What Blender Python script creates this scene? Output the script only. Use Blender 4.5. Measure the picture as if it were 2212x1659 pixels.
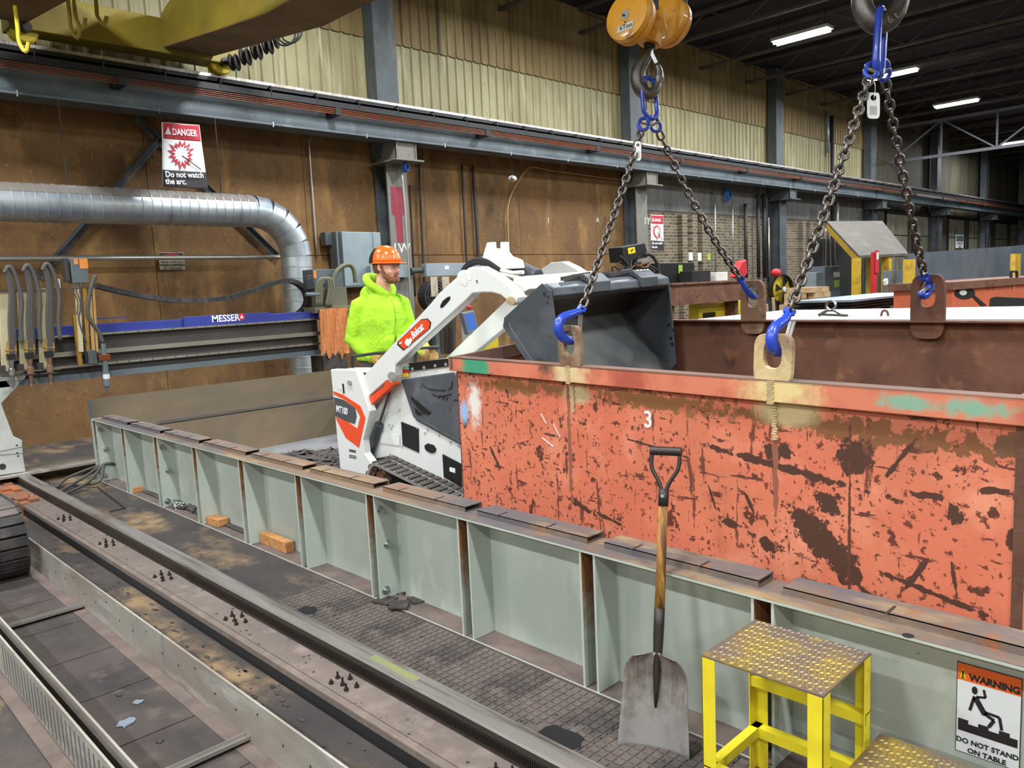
import bpy, bmesh, math, random
from math import sin, cos, pi, radians, sqrt, atan2, hypot
from mathutils import Vector as V, Matrix, noise as mnoise
for o in list(bpy.data.objects): bpy.data.objects.remove(o)
SC = bpy.context.scene; COL = SC.collection
# ------------------------------------------------------------ camera
F, YAW, PIT, ROL, H = 1696.9, radians(45.569), radians(6.957), radians(2.631), 1.66
fw = V((cos(YAW)*cos(PIT), sin(YAW)*cos(PIT), -sin(PIT))); rt = V((sin(YAW), -cos(YAW), 0)); dn = fw.cross(rt)
RR = rt*cos(ROL) + dn*sin(ROL); DD = dn*cos(ROL) - rt*sin(ROL); CAM = V((0, 0, H))
cd = bpy.data.cameras.new('camera'); cam = bpy.data.objects.new('camera', cd); COL.objects.link(cam)
cd.sensor_fit = 'HORIZONTAL'; cd.sensor_width = 36; cd.lens = F/2212*36; cd.clip_end = 300; cd.clip_start = .05
m = Matrix((RR, -DD, -fw)).transposed().to_4x4(); m.translation = CAM; cam.matrix_world = m
SC.camera = cam
def ray(u, v): return fw + RR*((u-1106)/F) + DD*((v-829.5)/F)
def at(u, v, X=None, Y=None, Z=None):          # pixel -> point on an axis plane
    r = ray(u, v)
    t = (X/r.x) if X is not None else (Y/r.y) if Y is not None else (Z-H)/r.z
    return CAM + r*t
def onp(u, v, P, n):                            # pixel -> point on a plane
    r = ray(u, v); return CAM + r*(((V(P)-CAM).dot(n))/r.dot(n))
# ------------------------------------------------------------ world and exposure
wd = bpy.data.worlds.new('world'); SC.world = wd; wd.use_nodes = True
wd.node_tree.nodes['Background'].inputs[0].default_value = (.80, .88, 1, 1)
wd.node_tree.nodes['Background'].inputs[1].default_value = .10
vs = SC.view_settings; vs.view_transform = 'Standard'; vs.look = 'None'; vs.gamma = 1; vs.use_curve_mapping = False; vs.exposure = 0.0
# ceiling light grid: each fixture (built with the ceiling) carries its own area lamp
LAMP_W = 330.0
LAMPS = [(x, y) for y in (7.8, 2.6, -2.6, -7.8) for x in (-9.8, -4.5, .8, 6.1, 11.3, 16.6)] + [(21.7, 7.8), (27.2, 7.9), (38, 8.7), (22, 2.6), (27.5, 2.6), (33, 2.6)]  # rows behind the camera are added to brighten upright sides facing it
LZ = 6.6
# ------------------------------------------------------------ helpers
rnd = random.Random(7)
def lin(c):
    if isinstance(c, str): c = [int(c[i:i+2], 16) for i in (1, 3, 5)]
    return tuple((x/255/12.92 if x/255 <= .04045 else ((x/255+.055)/1.055)**2.4) for x in c) + (1,)
MATS = {}
def mat(name, col, rough=.6, metal=0, layers=(), bump=0, bs=60, bd=.01, blobs=(), emit=0, alpha=1, trans=0, coat=0, spec=.5, vary=.06):
    """layers: (colour, scale, lo, hi[, stretch, seed]) noise masks painted over the base; blobs: (colour, centre, size, rotation, axis, soft, jag)"""
    if name in MATS: return MATS[name]
    mt = bpy.data.materials.new(name); mt.use_nodes = True; nt = mt.node_tree; N = nt.nodes; L = nt.links
    b = N['Principled BSDF']; b.inputs['Roughness'].default_value = rough; b.inputs['Metallic'].default_value = metal
    b.inputs['Specular IOR Level'].default_value = spec
    if coat: b.inputs['Coat Weight'].default_value = coat; b.inputs['Coat Roughness'].default_value = .08
    if trans: b.inputs['Transmission Weight'].default_value = trans
    if alpha < 1: b.inputs['Alpha'].default_value = alpha
    base = lin(col); b.inputs['Base Color'].default_value = base
    if emit:
        b.inputs['Emission Color'].default_value = base; b.inputs['Emission Strength'].default_value = emit
    tc = N.new('ShaderNodeTexCoord'); cur = None
    def noise(scale, st=(1, 1, 1), seed=0, det=6):
        mp = N.new('ShaderNodeMapping'); mp.inputs['Scale'].default_value = st; mp.inputs['Location'].default_value = (seed*3.1, seed*1.7, seed*2.3)
        L.new(tc.outputs['Object'], mp.inputs[0]); n = N.new('ShaderNodeTexNoise'); n.inputs['Scale'].default_value = scale
        n.inputs['Detail'].default_value = det; n.inputs['Roughness'].default_value = .62; L.new(mp.outputs[0], n.inputs[0]); return n.outputs[0]
    def rng(src, lo, hi):
        r = N.new('ShaderNodeMapRange'); r.inputs[1].default_value = lo; r.inputs[2].default_value = hi; L.new(src, r.inputs[0]); return r.outputs[0]
    def mix(fac, c2):
        nonlocal cur
        x = N.new('ShaderNodeMix'); x.data_type = 'RGBA'; L.new(fac, x.inputs[0])
        if cur is None: x.inputs[6].default_value = base
        else: L.new(cur, x.inputs[6])
        x.inputs[7].default_value = lin(c2); cur = x.outputs[2]
    if vary and not emit:
        dk = tuple(int(255*max(0, min(1, (v if v <= .0031308 else 1.055*(v*(1-3*vary))**(1/2.4)-.055)))) for v in base[:3])
        mix(rng(noise(2.3, seed=9), .35, .75), dk)
    for ly in layers:
        c, s, lo, hi = ly[:4]; mix(rng(noise(s, ly[4] if len(ly) > 4 else (1, 1, 1), ly[5] if len(ly) > 5 else 0), lo, hi), c)
    for (c, ctr, size, rot, axis, soft, jag) in blobs:
        mp = N.new('ShaderNodeMapping'); mp.vector_type = 'TEXTURE'; mp.inputs['Location'].default_value = ctr
        mp.inputs['Rotation'].default_value = (rot, 0, 0) if axis == 'x' else (0, rot, 0) if axis == 'y' else (0, 0, rot)
        mp.inputs['Scale'].default_value = size; L.new(tc.outputs['Object'], mp.inputs[0])
        ln = N.new('ShaderNodeVectorMath'); ln.operation = 'LENGTH'; L.new(mp.outputs[0], ln.inputs[0])
        ad = N.new('ShaderNodeMath'); ad.operation = 'MULTIPLY_ADD'; L.new(noise(22, seed=ctr[1]*7+ctr[2]*3, det=5), ad.inputs[0]); ad.inputs[1].default_value = jag; L.new(ln.outputs['Value'], ad.inputs[2])
        mix(rng(ad.outputs[0], 1+jag*.5+soft, 1+jag*.5-soft), c)
    if cur is not None: L.new(cur, b.inputs['Base Color'])
    if bump:
        bm = N.new('ShaderNodeBump'); bm.inputs['Strength'].default_value = bump; bm.inputs['Distance'].default_value = bd
        L.new(noise(bs), bm.inputs['Height']); L.new(bm.outputs[0], b.inputs['Normal'])
    MATS[name] = mt; return mt
LOCS = {}
def tag(o, label=None, cat=None, group=None, kind=None):
    if label: o['label'] = label
    if cat: o['category'] = cat
    if group: o['group'] = group
    if kind: o['kind'] = kind
    return o
def thing(name, label, cat, loc=(0, 0, 0), group=None, kind=None):
    o = bpy.data.objects.new(name, None); COL.objects.link(o); o.location = loc; LOCS[o.name] = V(loc); o.empty_display_size = .1
    return tag(o, label, cat, group, kind)
class B:
    def __init__(s): s.v = []; s.f = []
    def add(s, vs_, fs):
        k = len(s.v); s.v += [V(p) for p in vs_]; s.f += [tuple(i+k for i in q) for q in fs]; return s
    def box(s, a, b):
        (x0, y0, z0), (x1, y1, z1) = a, b
        return s.add([(x0, y0, z0), (x1, y0, z0), (x1, y1, z0), (x0, y1, z0), (x0, y0, z1), (x1, y0, z1), (x1, y1, z1), (x0, y1, z1)],
                     [(0, 3, 2, 1), (4, 5, 6, 7), (0, 1, 5, 4), (1, 2, 6, 5), (2, 3, 7, 6), (3, 0, 4, 7)])
    def ob(s, o, ex, ey, ez):                    # oriented box: corner o + three edge vectors
        o = V(o); ex = V(ex); ey = V(ey); ez = V(ez)
        p = [o, o+ex, o+ex+ey, o+ey]; return s.add(p+[q+ez for q in p], [(0, 3, 2, 1), (4, 5, 6, 7), (0, 1, 5, 4), (1, 2, 6, 5), (2, 3, 7, 6), (3, 0, 4, 7)])
    def bar(s, p, q, w, h, up=(0, 0, 1)):        # rectangular bar from p to q
        p = V(p); q = V(q); d = (q-p).normalized(); a = d.cross(V(up))
        if a.length < 1e-4: a = d.cross(V((1, 0, 0)))
        a.normalize(); c = a.cross(d).normalized()
        return s.ob(p-a*w/2-c*h/2, q-p, a*w, c*h)
    def prism(s, poly, off):
        n = len(poly); P = [V(p) for p in poly]; off = V(off)
        return s.add(P+[p+off for p in P], [tuple(range(n-1, -1, -1)), tuple(range(n, 2*n))]+[(i, (i+1) % n, (i+1) % n+n, i+n) for i in range(n)])
    def ring(s, outer, inner, off):              # plate with one hole; same count of points
        n = len(outer); off = V(off); P = [V(p) for p in outer]+[V(p) for p in inner]; P += [p+off for p in P]
        fs = []
        for i in range(n):
            j = (i+1) % n
            fs += [(i, j, j+n, i+n), (i+2*n, i+3*n, j+3*n, j+2*n), (i, i+2*n, j+2*n, j), (i+n, j+n, j+3*n, i+3*n)]
        return s.add(P, fs)
    def cyl(s, p, q, r, n=12, r2=None, caps=True):
        p = V(p); q = V(q); r2 = r if r2 is None else r2; d = (q-p).normalized(); a = d.orthogonal().normalized(); c = d.cross(a)
        vs_ = [p+(a*cos(2*pi*i/n)+c*sin(2*pi*i/n))*r for i in range(n)]+[q+(a*cos(2*pi*i/n)+c*sin(2*pi*i/n))*r2 for i in range(n)]
        fs = [(i, (i+1) % n, (i+1) % n+n, i+n) for i in range(n)]
        if caps: fs += [tuple(range(n-1, -1, -1)), tuple(range(n, 2*n))]
        return s.add(vs_, fs)
    def tube(s, path, r, n=8, closed=False, rs=None):
        P = [V(p) for p in path]; m_ = len(P); up = None; vs_ = []
        for i, p in enumerate(P):
            d = (P[(i+1) % m_]-P[i-1]) if closed else (P[min(i+1, m_-1)]-P[max(i-1, 0)])
            d.normalize()
            up = d.orthogonal().normalized() if up is None else (up-d*up.dot(d)).normalized()
            c = d.cross(up); rr = rs[i] if rs else r
            vs_ += [p+(up*cos(2*pi*k/n)+c*sin(2*pi*k/n))*rr for k in range(n)]
        fs = []
        for i in range(m_ if closed else m_-1):
            j = (i+1) % m_
            fs += [(i*n+k, i*n+(k+1) % n, j*n+(k+1) % n, j*n+k) for k in range(n)]
        if not closed: fs += [tuple(range(n-1, -1, -1)), tuple((m_-1)*n+k for k in range(n))]
        return s.add(vs_, fs)
    def loft(s, rings, closed=True, caps=True):
        n = len(rings[0]); vs_ = [p for r in rings for p in r]; fs = []
        for i in range(len(rings)-1):
            for k in range(n if closed else n-1): fs.append((i*n+k, i*n+(k+1) % n, (i+1)*n+(k+1) % n, (i+1)*n+k))
        if caps: fs += [tuple(range(n-1, -1, -1)), tuple((len(rings)-1)*n+k for k in range(n))]
        return s.add(vs_, fs)
    def lathe(s, o, ax, prof, n=20, caps=True):             # prof: (distance along axis, radius)
        o = V(o); ax = V(ax).normalized(); a = ax.orthogonal().normalized(); c = ax.cross(a)
        return s.loft([[o+ax*h+(a*cos(2*pi*k/n)+c*sin(2*pi*k/n))*max(r, 1e-4) for k in range(n)] for h, r in prof], caps=caps)
    def ball(s, c, r, n=12, sc=(1, 1, 1)):
        c = V(c); rings = [[c+V((r*sc[0]*sin(pi*i/n)*cos(2*pi*k/n), r*sc[1]*sin(pi*i/n)*sin(2*pi*k/n), r*sc[2]*cos(pi*i/n))) for k in range(n)] for i in range(1, n)]
        return s.loft(rings)
    def obj(s, name, mt, parent=None, smooth=False, bevel=0, local=False, seg=2):
        me = bpy.data.meshes.new(name); off = V((0, 0, 0)) if (parent is None or local) else world_loc(parent)
        me.from_pydata([p-off for p in s.v], [], s.f); me.validate(); bm = bmesh.new(); bm.from_mesh(me)
        bmesh.ops.recalc_face_normals(bm, faces=bm.faces); bm.to_mesh(me); bm.free()
        o = bpy.data.objects.new(name, me); COL.objects.link(o); me.materials.append(MATS[mt] if isinstance(mt, str) else mt)
        if parent is not None: o.parent = parent
        LOCS[o.name] = V((0, 0, 0)) if parent is None else off
        if smooth:
            for p in me.polygons: p.use_smooth = True
            if smooth == 'auto':
                md = o.modifiers.new('e', 'EDGE_SPLIT'); md.split_angle = radians(38)
        if bevel:
            md = o.modifiers.new('b', 'BEVEL'); md.width = bevel; md.segments = seg; md.limit_method = 'ANGLE'; md.angle_limit = radians(40)
        return o
def world_loc(p): return LOCS[p.name]
def one(name, b, mt, label, cat, loc=(0, 0, 0), group=None, kind=None, **k):   # a thing that is one mesh, origin at loc
    loc = V(loc); b.v = [p-loc for p in b.v]; o = b.obj(name, mt, None, **k); o.location = loc; LOCS[o.name] = loc
    return tag(o, label, cat, group, kind)
def copy_child(src, parent, mw):                 # shared-mesh copy of a part at a world matrix
    c = src.copy(); COL.objects.link(c); c.parent = parent
    c.matrix_local = Matrix.Translation(-world_loc(parent)) @ mw; return c
def basis(o, x, y, z):
    m_ = Matrix((V(x), V(y), V(z))).transposed().to_4x4(); m_.translation = V(o); return m_
def text(body, size, o, x, y, mt, parent, name='lettering', ext=.001, align='LEFT', sx=1.0, shear=0, bold=0):
    """flat lettering at world point o, writing direction x, up y"""
    cu = bpy.data.curves.new('t', 'FONT'); cu.body = body; cu.size = size; cu.extrude = ext; cu.align_x = align; cu.shear = shear; cu.offset = bold; cu.resolution_u = 3
    t = bpy.data.objects.new('t', cu); COL.objects.link(t); bpy.context.view_layer.update()
    me = bpy.data.meshes.new_from_object(t.evaluated_get(bpy.context.evaluated_depsgraph_get())); bpy.data.objects.remove(t)
    x = V(x).normalized(); y = V(y); y = (y-x*y.dot(x)).normalized(); M_ = basis(V(o)-world_loc(parent), x*sx, y, x.cross(y)); me.transform(M_)
    ob = bpy.data.objects.new(name, me); COL.objects.link(ob); ob.parent = parent; LOCS[ob.name] = world_loc(parent)
    me.materials.clear(); me.materials.append(MATS[mt] if isinstance(mt, str) else mt); return ob
def smoothpath(P, n=6):
    P = [V(p) for p in P]; out = []
    for i in range(len(P)-1):
        a, b_, c, d = P[max(i-1, 0)], P[i], P[i+1], P[min(i+2, len(P)-1)]
        for k in range(n):
            t = k/n; out.append(.5*((2*b_)+(c-a)*t+(2*a-5*b_+4*c-d)*t*t+(3*b_-a-3*c+d)*t**3))
    return out+[P[-1]]
X_ = V((1, 0, 0)); Y_ = V((0, 1, 0)); Z_ = V((0, 0, 1))
# ------------------------------------------------------------ materials
mat('floor_m', '#4a423d', .9, layers=[('#332f2d', 1.1, .42, .62), ('#8a7152', 2.2, .50, .64, (1, .45, 1), 3), ('#3a3533', 9, .45, .7, (1, 1, 1), 2)], bump=.5, bs=40)
mat('mat_rubber', '#5e534c', .85, layers=[('#3b3634', 3, .45, .65), ('#6d6058', 14, .5, .75, (1, 1, 1), 4)], bump=.3, bs=90)
mat('rail_steel', '#b9b4ae', .42, .75, layers=[('#6f675f', 3, .5, .7, (12, .4, 1)), ('#8b7460', 2, .55, .7, (1, .6, 1), 2)])
mat('rail_side', '#4c433c', .6, .4, layers=[('#70604f', 4, .5, .7, (1, .3, 1))])
mat('rack_dark', '#3a332e', .5, .6)
mat('sill', '#75685f', .85, layers=[('#655a54', 2, .45, .65, (1, .5, 1)), ('#83766c', 9, .5, .72, (1, 1, 1), 5)], bump=.35, bs=50)
mat('soot', '#1c1a1a', .9)
mat('galv_angle', '#a29d92', .6, .1, layers=[('#8a7f74', 2, .45, .65, (1, .4, 1)), ('#b6b5ae', 5, .55, .7, (1, .3, 2), 3), ('#7b7d80', 3, .6, .7, (3, 3, .3), 6)], bump=.15)
mat('rubber', '#2a2828', .75, layers=[('#4b4541', 5, .5, .7)])
mat('chain_guide', '#6a605a', .8, layers=[('#4a4442', 4, .4, .6)])
mat('table_green', '#b3bab0', .55, layers=[('#a5ada3', 2.2, .45, .65), ('#bfc4b6', 5, .58, .74, (1, 1, .5), 2), ('#6e6a58', 40, .70, .76, (1, 1, 1), 3)], bump=.08)
mat('table_rust', '#8d5f34', .8, layers=[('#5d3d28', 5, .4, .6), ('#ab7a40', 7, .55, .7, (1, 1, .4), 2)], bump=.2)
mat('flange', '#7f6a58', .75, .1, layers=[('#5f5a5c', 2.2, .44, .6, (1, .5, 1)), ('#a08760', 3, .54, .68, (2, .5, 1), 4), ('#8a5a3c', 11, .58, .7, (1, 1, 1), 2)], bump=.25)
mat('gap_rust', '#a0a699', .7, blobs=[('#7d5230', (0, 0, .62), (60, 60, .30), 0, 'x', .45, 1.6)]); mat('dirt', '#6f6058', .95, layers=[('#594d47', 5, .4, .62)], bump=.4)
mat('zinc', '#b9bcbd', .3, 1)
mat('wood', '#c08a55', .75, layers=[('#9c6434', 6, .4, .65, (1, 6, 6)), ('#d8a870', 12, .55, .7, (1, 5, 5), 2)], bump=.2)
mat('steel_dark', '#4a4644', .5, .5, layers=[('#6b625b', 4, .5, .7)])
mat('steel_sheet', '#7b6c55', .55, .25, layers=[('#6a5f50', 1.4, .4, .65, (.4, 1, 2)), ('#8c7456', 1, .5, .7, (1, 1, 1), 3)])
mat('slag', '#4d443f', .9, layers=[('#332e2c', 9, .4, .6), ('#6b5142', 4, .58, .7)], bump=.5)
mat('pan', '#77787a', .8, layers=[('#5c5856', 1.5, .4, .65)])
mat('black', '#161617', .45); mat('black_matte', '#1d1c1c', .85)
mat('white_paint', '#d6d6d2', .32, coat=.2, vary=.02, layers=[('#c2beb6', 2.5, .62, .8)])
mat('white_dirty', '#d9d6cd', .45, layers=[('#b0a898', 4, .5, .75)])
mat('bob_orange', '#e2491f', .35, vary=.03); mat('red', '#c21f2b', .5, vary=.03); mat('sign_red', '#bb1830', .5, vary=.02)
mat('sign_white', '#e6e8ea', .5, vary=.02); mat('sign_black', '#231f22', .55, vary=.02); mat('sign_orange', '#f0692c', .5, vary=.02)
mat('decal_grey', '#4a4a4d', .4, vary=.02); mat('yellow_decal', '#e8c81c', .45, vary=.02); mat('green_decal', '#7fc8a0', .5)
mat('plastic_dark', '#4b4e53', .5, layers=[('#6b6c6e', 3, .5, .8), ('#3b3d41', 20, .55, .7)], bump=.15, bs=120)
mat('bucket_grey', '#484d52', .42, .25, layers=[('#5b6066', 2.5, .45, .7), ('#3a3e42', 5, .55, .7, (1, 1, 3), 4), ('#7c7f80', 30, .72, .78, (4, 1, .3), 2)])
mat('bucket_worn', '#6d716c', .5, .3, layers=[('#54585a', 2, .45, .65), ('#8e9088', 1.6, .6, .75, (1, 1, 1), 3)])
mat('chrome', '#d8d8d8', .12, 1)
mat('hydraulic', '#4d5157', .35, .4)
mat('track_rubber', '#86827d', .85, layers=[('#6b6764', 4, .45, .7), ('#9a9691', 12, .55, .75)], bump=.3)
mat('lug_rubber', '#55504a', .85, layers=[('#5d5853', 7, .5, .7)])
mat('lime', '#a3d429', .9, layers=[('#8fbc27', 4, .5, .75), ('#7d9430', 6, .62, .8, (1, 1, 1), 4)], bump=.55, bs=11, bd=.05, vary=.02)
mat('lime_dirty', '#a9c838', .9, layers=[('#5e6a34', 9, .48, .7)])
mat('hat_orange', '#ff6a10', .28, coat=.5, vary=.02, layers=[('#fff2e0', 34, .72, .735)])
mat('hat_black', '#1d1a1f', .4); mat('skin', '#d8a48c', .55, layers=[('#c98b77', 9, .5, .75)], vary=.02); mat('hair', '#6b3f26', .8, layers=[('#875432', 60, .4, .6)], bump=.6, bs=200)
mat('jeans', '#4a4540', .9); mat('glove', '#c9a05a', .85, layers=[('#8a6a3a', 9, .45, .65)], bump=.2); mat('lens', '#5d5a5c', .1, alpha=.42, vary=0); mat('glass_red', '#b3303a', .35)
mat('shirt_dark', '#3c332c', .9); mat('eye_white', '#e8e4de', .3, vary=0); mat('lips', '#b97566', .5, vary=0); mat('iris', '#3c3a36', .3, vary=0)
mat('chain_steel', '#6b655f', .38, .85, layers=[('#4c3f36', 8, .48, .65), ('#8a8580', 6, .6, .75, (1, 1, 1), 2)])
mat('hook_steel', '#77736f', .4, .8, layers=[('#58534f', 7, .45, .65), ('#8e8a86', 5, .6, .7, (1, 1, 1), 3)], bump=.2, bs=80)
mat('blue_alloy', '#2a49b8', .3, coat=.3, layers=[('#20368e', 6, .55, .75), ('#a3a9bb', 18, .70, .75)], vary=.03)
mat('block_yellow', '#e8a524', .45, coat=.2, layers=[('#c98a1e', 4, .45, .65), ('#5f4420', 9, .62, .74, (1, 1, 1), 3)], bump=.06)
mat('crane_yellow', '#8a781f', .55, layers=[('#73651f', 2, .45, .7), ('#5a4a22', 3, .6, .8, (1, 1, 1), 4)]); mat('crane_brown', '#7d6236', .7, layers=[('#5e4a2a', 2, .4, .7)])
mat('step_yellow', '#e6d32a', .5, layers=[('#cdb727', 5, .5, .7), ('#6d5c22', 14, .68, .76)]); mat('tread_worn', '#8a743e', .55, .25, layers=[('#6f6058', 4.5, .38, .55), ('#a08736', 9, .56, .68, (1, 1, 1), 2)])
mat('handle_wood', '#b07d35', .7, layers=[('#5b3a20', 12, .42, .62, (2, 2, .15)), ('#c9984a', 20, .55, .7, (2, 2, .2), 3)], bump=.2)
mat('shovel_steel', '#75685f', .42, .4, blobs=[('#9d9a97', (0, 0, .04), (.35, .35, .17), 0, 'x', .7, 3)], layers=[('#8f867e', 30, .45, .65, (3, 3, .12)), ('#5f5048', 3, .5, .7)]); mat('tread_edge', '#b39c4e', .45, .3, layers=[('#857565', 5, .42, .58)]); mat('iron_dark', '#3a3432', .5, .5)
mat('wall_brown', '#7c5b34', .85, layers=[('#5c4428', .8, .40, .64, (1, 1, .7)), ('#8f6c40', 1.6, .52, .70, (1.6, 1, .5), 3), ('#4b3524', 4, .54, .76, (1, 1, 1), 5), ('#94744f', 24, .60, .72, (1, 1, 1), 9), ('#b59a72', 30, .68, .74, (4, 1, .25), 7)], bump=.35, bs=70)
mat('siding', '#a09872', .6, layers=[('#857c58', 1.2, .42, .66, (1, 1, .2)), ('#6a5636', 2.4, .55, .75, (3, 1, .12), 3), ('#b4b094', 3, .56, .74, (2, 1, .2), 5), ('#3c3120', 16, .66, .78, (1, 1, .5), 6)])
mat('siding_far', '#56503e', .7, layers=[('#3b372d', 1.5, .4, .65, (1, 1, .2)), ('#7b735a', 2, .6, .75, (2, 1, .2), 3)])
mat('concrete', '#7a7a76', .9, layers=[('#5b5b59', 1.3, .42, .66, (2, 1, .4)), ('#8d8d88', 3, .55, .72)], bump=.3)
mat('girder', '#5b666b', .5, layers=[('#454e53', 1.6, .42, .66), ('#71797c', 3, .56, .75, (1, 1, 1), 3), ('#39322e', 12, .64, .75)])
mat('col_steel', '#4f5558', .6, layers=[('#3b3f41', 2, .42, .66), ('#6e6c66', 3, .58, .76, (1, 1, .4), 3)])
mat('col_pale', '#77756d', .7, layers=[('#6f6d67', 3, .42, .66), ('#4c473f', 6, .6, .75)]); mat('rail_dark', '#2b2a2b', .6, .3); mat('conductor', '#8f4f30', .5, layers=[('#7a4527', 2, .5, .7, (.3, 1, 1))])
mat('duct', '#c2c9ce', .36, .7, layers=[('#8f9aa3', 2, .45, .7), ('#7e7a74', 2.6, .6, .8, (1, 1, 1), 4)], vary=.03); mat('duct_top', '#776e66', .7, layers=[('#8f8a85', 3, .5, .7)])
mat('box_grey', '#8a979c', .5, layers=[('#77848a', 2, .45, .7)]); mat('conduit', '#b3b0a8', .35, .7); mat('conduit_dark', '#2e2a27', .6)
mat('blue_paint', '#27348c', .45, layers=[('#1e2668', 2, .5, .75), ('#4b5366', 5, .62, .74, (.3, 1, 1), 2)]); mat('beam_dark', '#4f4a46', .5, .4, layers=[('#3a3635', 2, .42, .66, (.3, 1, 1))])
mat('linear_rail', '#b9b7b0', .28, .9); mat('machine_white', '#c3c8c3', .5, layers=[('#a7aaa3', 2.6, .45, .7)]); mat('cream', '#c9bd98', .55, layers=[('#a3936c', 4, .45, .7)])
mat('brass', '#b98e42', .4, .6, layers=[('#7a5f35', 9, .5, .7)]); mat('copper', '#a45f3c', .35, .85); mat('hose', '#4e4c48', .7); mat('hose_red', '#8a2d24', .6)
mat('machine_grey', '#5c666b', .5); mat('orange_cloth', '#d0844e', .9, layers=[('#a8623a', 3, .5, .75), ('#dc9a66', 7, .58, .75)], bump=.3)
mat('olive', '#6a6a52', .6); mat('brick_m', '#7b6f5e', .9); mat('roof_deck', '#262629', .9); mat('truss', '#54504a', .8, layers=[('#3d3a37', 3, .4, .7)]); mat('truss_grey', '#6f7276', .7)
mat('tube_glow', '#f2f8ff', .5, emit=22); mat('fixture', '#b8bcc0', .5)
mat('rust_brown', '#6f4a37', .8, layers=[('#553527', 3, .44, .66), ('#8c5f42', 6, .56, .72, (1, 1, 1), 2), ('#33261f', 4, .6, .72, (1, 1, 1), 5)], bump=.25)
mat('lug_rust', '#7b5b45', .75, layers=[('#a08a6c', 5, .5, .68), ('#553a2b', 10, .55, .7, (1, 1, 1), 3)], bump=.25); mat('lug_cream', '#c9b183', .7, layers=[('#8d745b', 6, .48, .66), ('#cfa04c', 4, .55, .72, (1, 1, 1), 3), ('#5d3f2d', 24, .66, .72)], bump=.2)
mat('plate_grey', '#6f7780', .5, .3, layers=[('#5c646d', 1.5, .45, .7), ('#7f7a76', 4, .62, .8)]); mat('plate_bright', '#8e99a6', .4, .4); mat('tarp_white', '#b2b6be', .5, layers=[('#a2a8b2', 2, .5, .75)], vary=.02)
mat('dump_orange', '#cf6a4a', .65, layers=[('#8e4a34', 4, .55, .72), ('#5d3527', 14, .64, .72)]); mat('pallet_wood', '#b89c74', .8, layers=[('#8e7450', 5, .45, .7)])
mat('roof_grey', '#575149', .85, layers=[('#665f56', 3, .5, .7)]); mat('post_yellow', '#c9a32c', .6, layers=[('#94762a', 5, .5, .7)]); mat('fan_yellow', '#d6c02e', .5)
mat('lead_red', '#c4252c', .6); mat('screen_blue', '#3c5fa8', .3, emit=.5); mat('label_white', '#dcdcd8', .6); mat('label_orange', '#e58a3c', .6); mat('label_green', '#9cc23e', .6)
mat('tape_blue', '#2b68c8', .6); mat('orange_mat', '#a8623c', .85, layers=[('#7a5a48', 4, .48, .62)]); mat('hemp', '#b9925a', .8)
# ============================================================ STRUCTURE
YW = 11.0
fl = B(); fl.box((-12, -12, -.30), (1.70, 14, -.07)); fl.box((1.70, -12, -.30), (64, 14, 0)); tag(fl.obj('floor', 'floor_m'), kind='structure')
# --- back wall: brown lower panels, ribbed siding above, brick further on
wb = thing('wall_back', None, None, (0, YW, 0), kind='structure')
B().box((-8, YW+.03, -.05), (15.05, YW+.2, 4.4)).obj('backing', 'soot', wb)
x = -7.6
while x < 15:
    x1 = min(x+2.35, 15.05)
    B().box((x+.004, YW, 2.312), (x1-.004, YW+.03, 4.35)).obj('wall_panel', 'wall_brown', wb)
    B().box((x+.004, YW-.012, -.02), (x1-.004, YW+.03, 2.30)).obj('wall_panel', 'wall_brown', wb)
    x = x1
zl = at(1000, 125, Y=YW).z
SX0, PIT_R = -7.6, .2
def sheet(x0, n, z0, z1, y, mt, par):
    pr = []
    for i in range(n):
        a = x0+i*PIT_R; pr += [(a, 0), (a+.14, 0), (a+.153, -.03), (a+.187, -.03)]
    pr.append((x0+n*PIT_R, 0)); q = B()
    q.loft([[V((px, y+d, z0)) for px, d in pr], [V((px, y+d, z1)) for px, d in pr]], closed=False, caps=False)
    o = q.obj('siding_sheet', mt, par); return o
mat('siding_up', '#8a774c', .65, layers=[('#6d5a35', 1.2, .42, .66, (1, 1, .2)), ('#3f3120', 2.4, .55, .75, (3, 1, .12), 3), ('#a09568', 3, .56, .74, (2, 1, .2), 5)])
for i in range(46):
    x0 = SX0+i*.8
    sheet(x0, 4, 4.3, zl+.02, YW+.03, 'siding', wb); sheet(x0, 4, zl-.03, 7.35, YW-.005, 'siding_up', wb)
# brick stretch
wbr = thing('wall_right', None, None, (15.05, YW, 0), kind='structure')
bmx = mat('brick_wall', '#857a68', .9); nt = bmx.node_tree; bt = nt.nodes.new('ShaderNodeTexBrick'); tcn = nt.nodes.new('ShaderNodeTexCoord'); mp = nt.nodes.new('ShaderNodeMapping')
mp.inputs['Rotation'].default_value = (radians(90), 0, 0); nt.links.new(tcn.outputs['Object'], mp.inputs[0]); nt.links.new(mp.outputs[0], bt.inputs[0])
bt.inputs['Scale'].default_value = 1; bt.inputs['Brick Width'].default_value = .21; bt.inputs['Row Height'].default_value = .075; bt.inputs['Mortar Size'].default_value = .008
bt.inputs['Color1'].default_value = lin('#75664f'); bt.inputs['Color2'].default_value = lin('#4f4538'); bt.inputs['Mortar'].default_value = lin('#8e8878')
for lk in list(nt.nodes['Principled BSDF'].inputs['Base Color'].links): nt.links.remove(lk)
nt.links.new(bt.outputs[0], nt.nodes['Principled BSDF'].inputs['Base Color'])
B().box((15.05, YW, -.02), (29.2, YW+.2, 3.32)).obj('brickwork', 'brick_wall', wbr)
B().box((15.05, YW-.03, 3.32), (29.2, YW+.2, 4.4)).obj('concrete_band', 'concrete', wbr)
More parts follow.
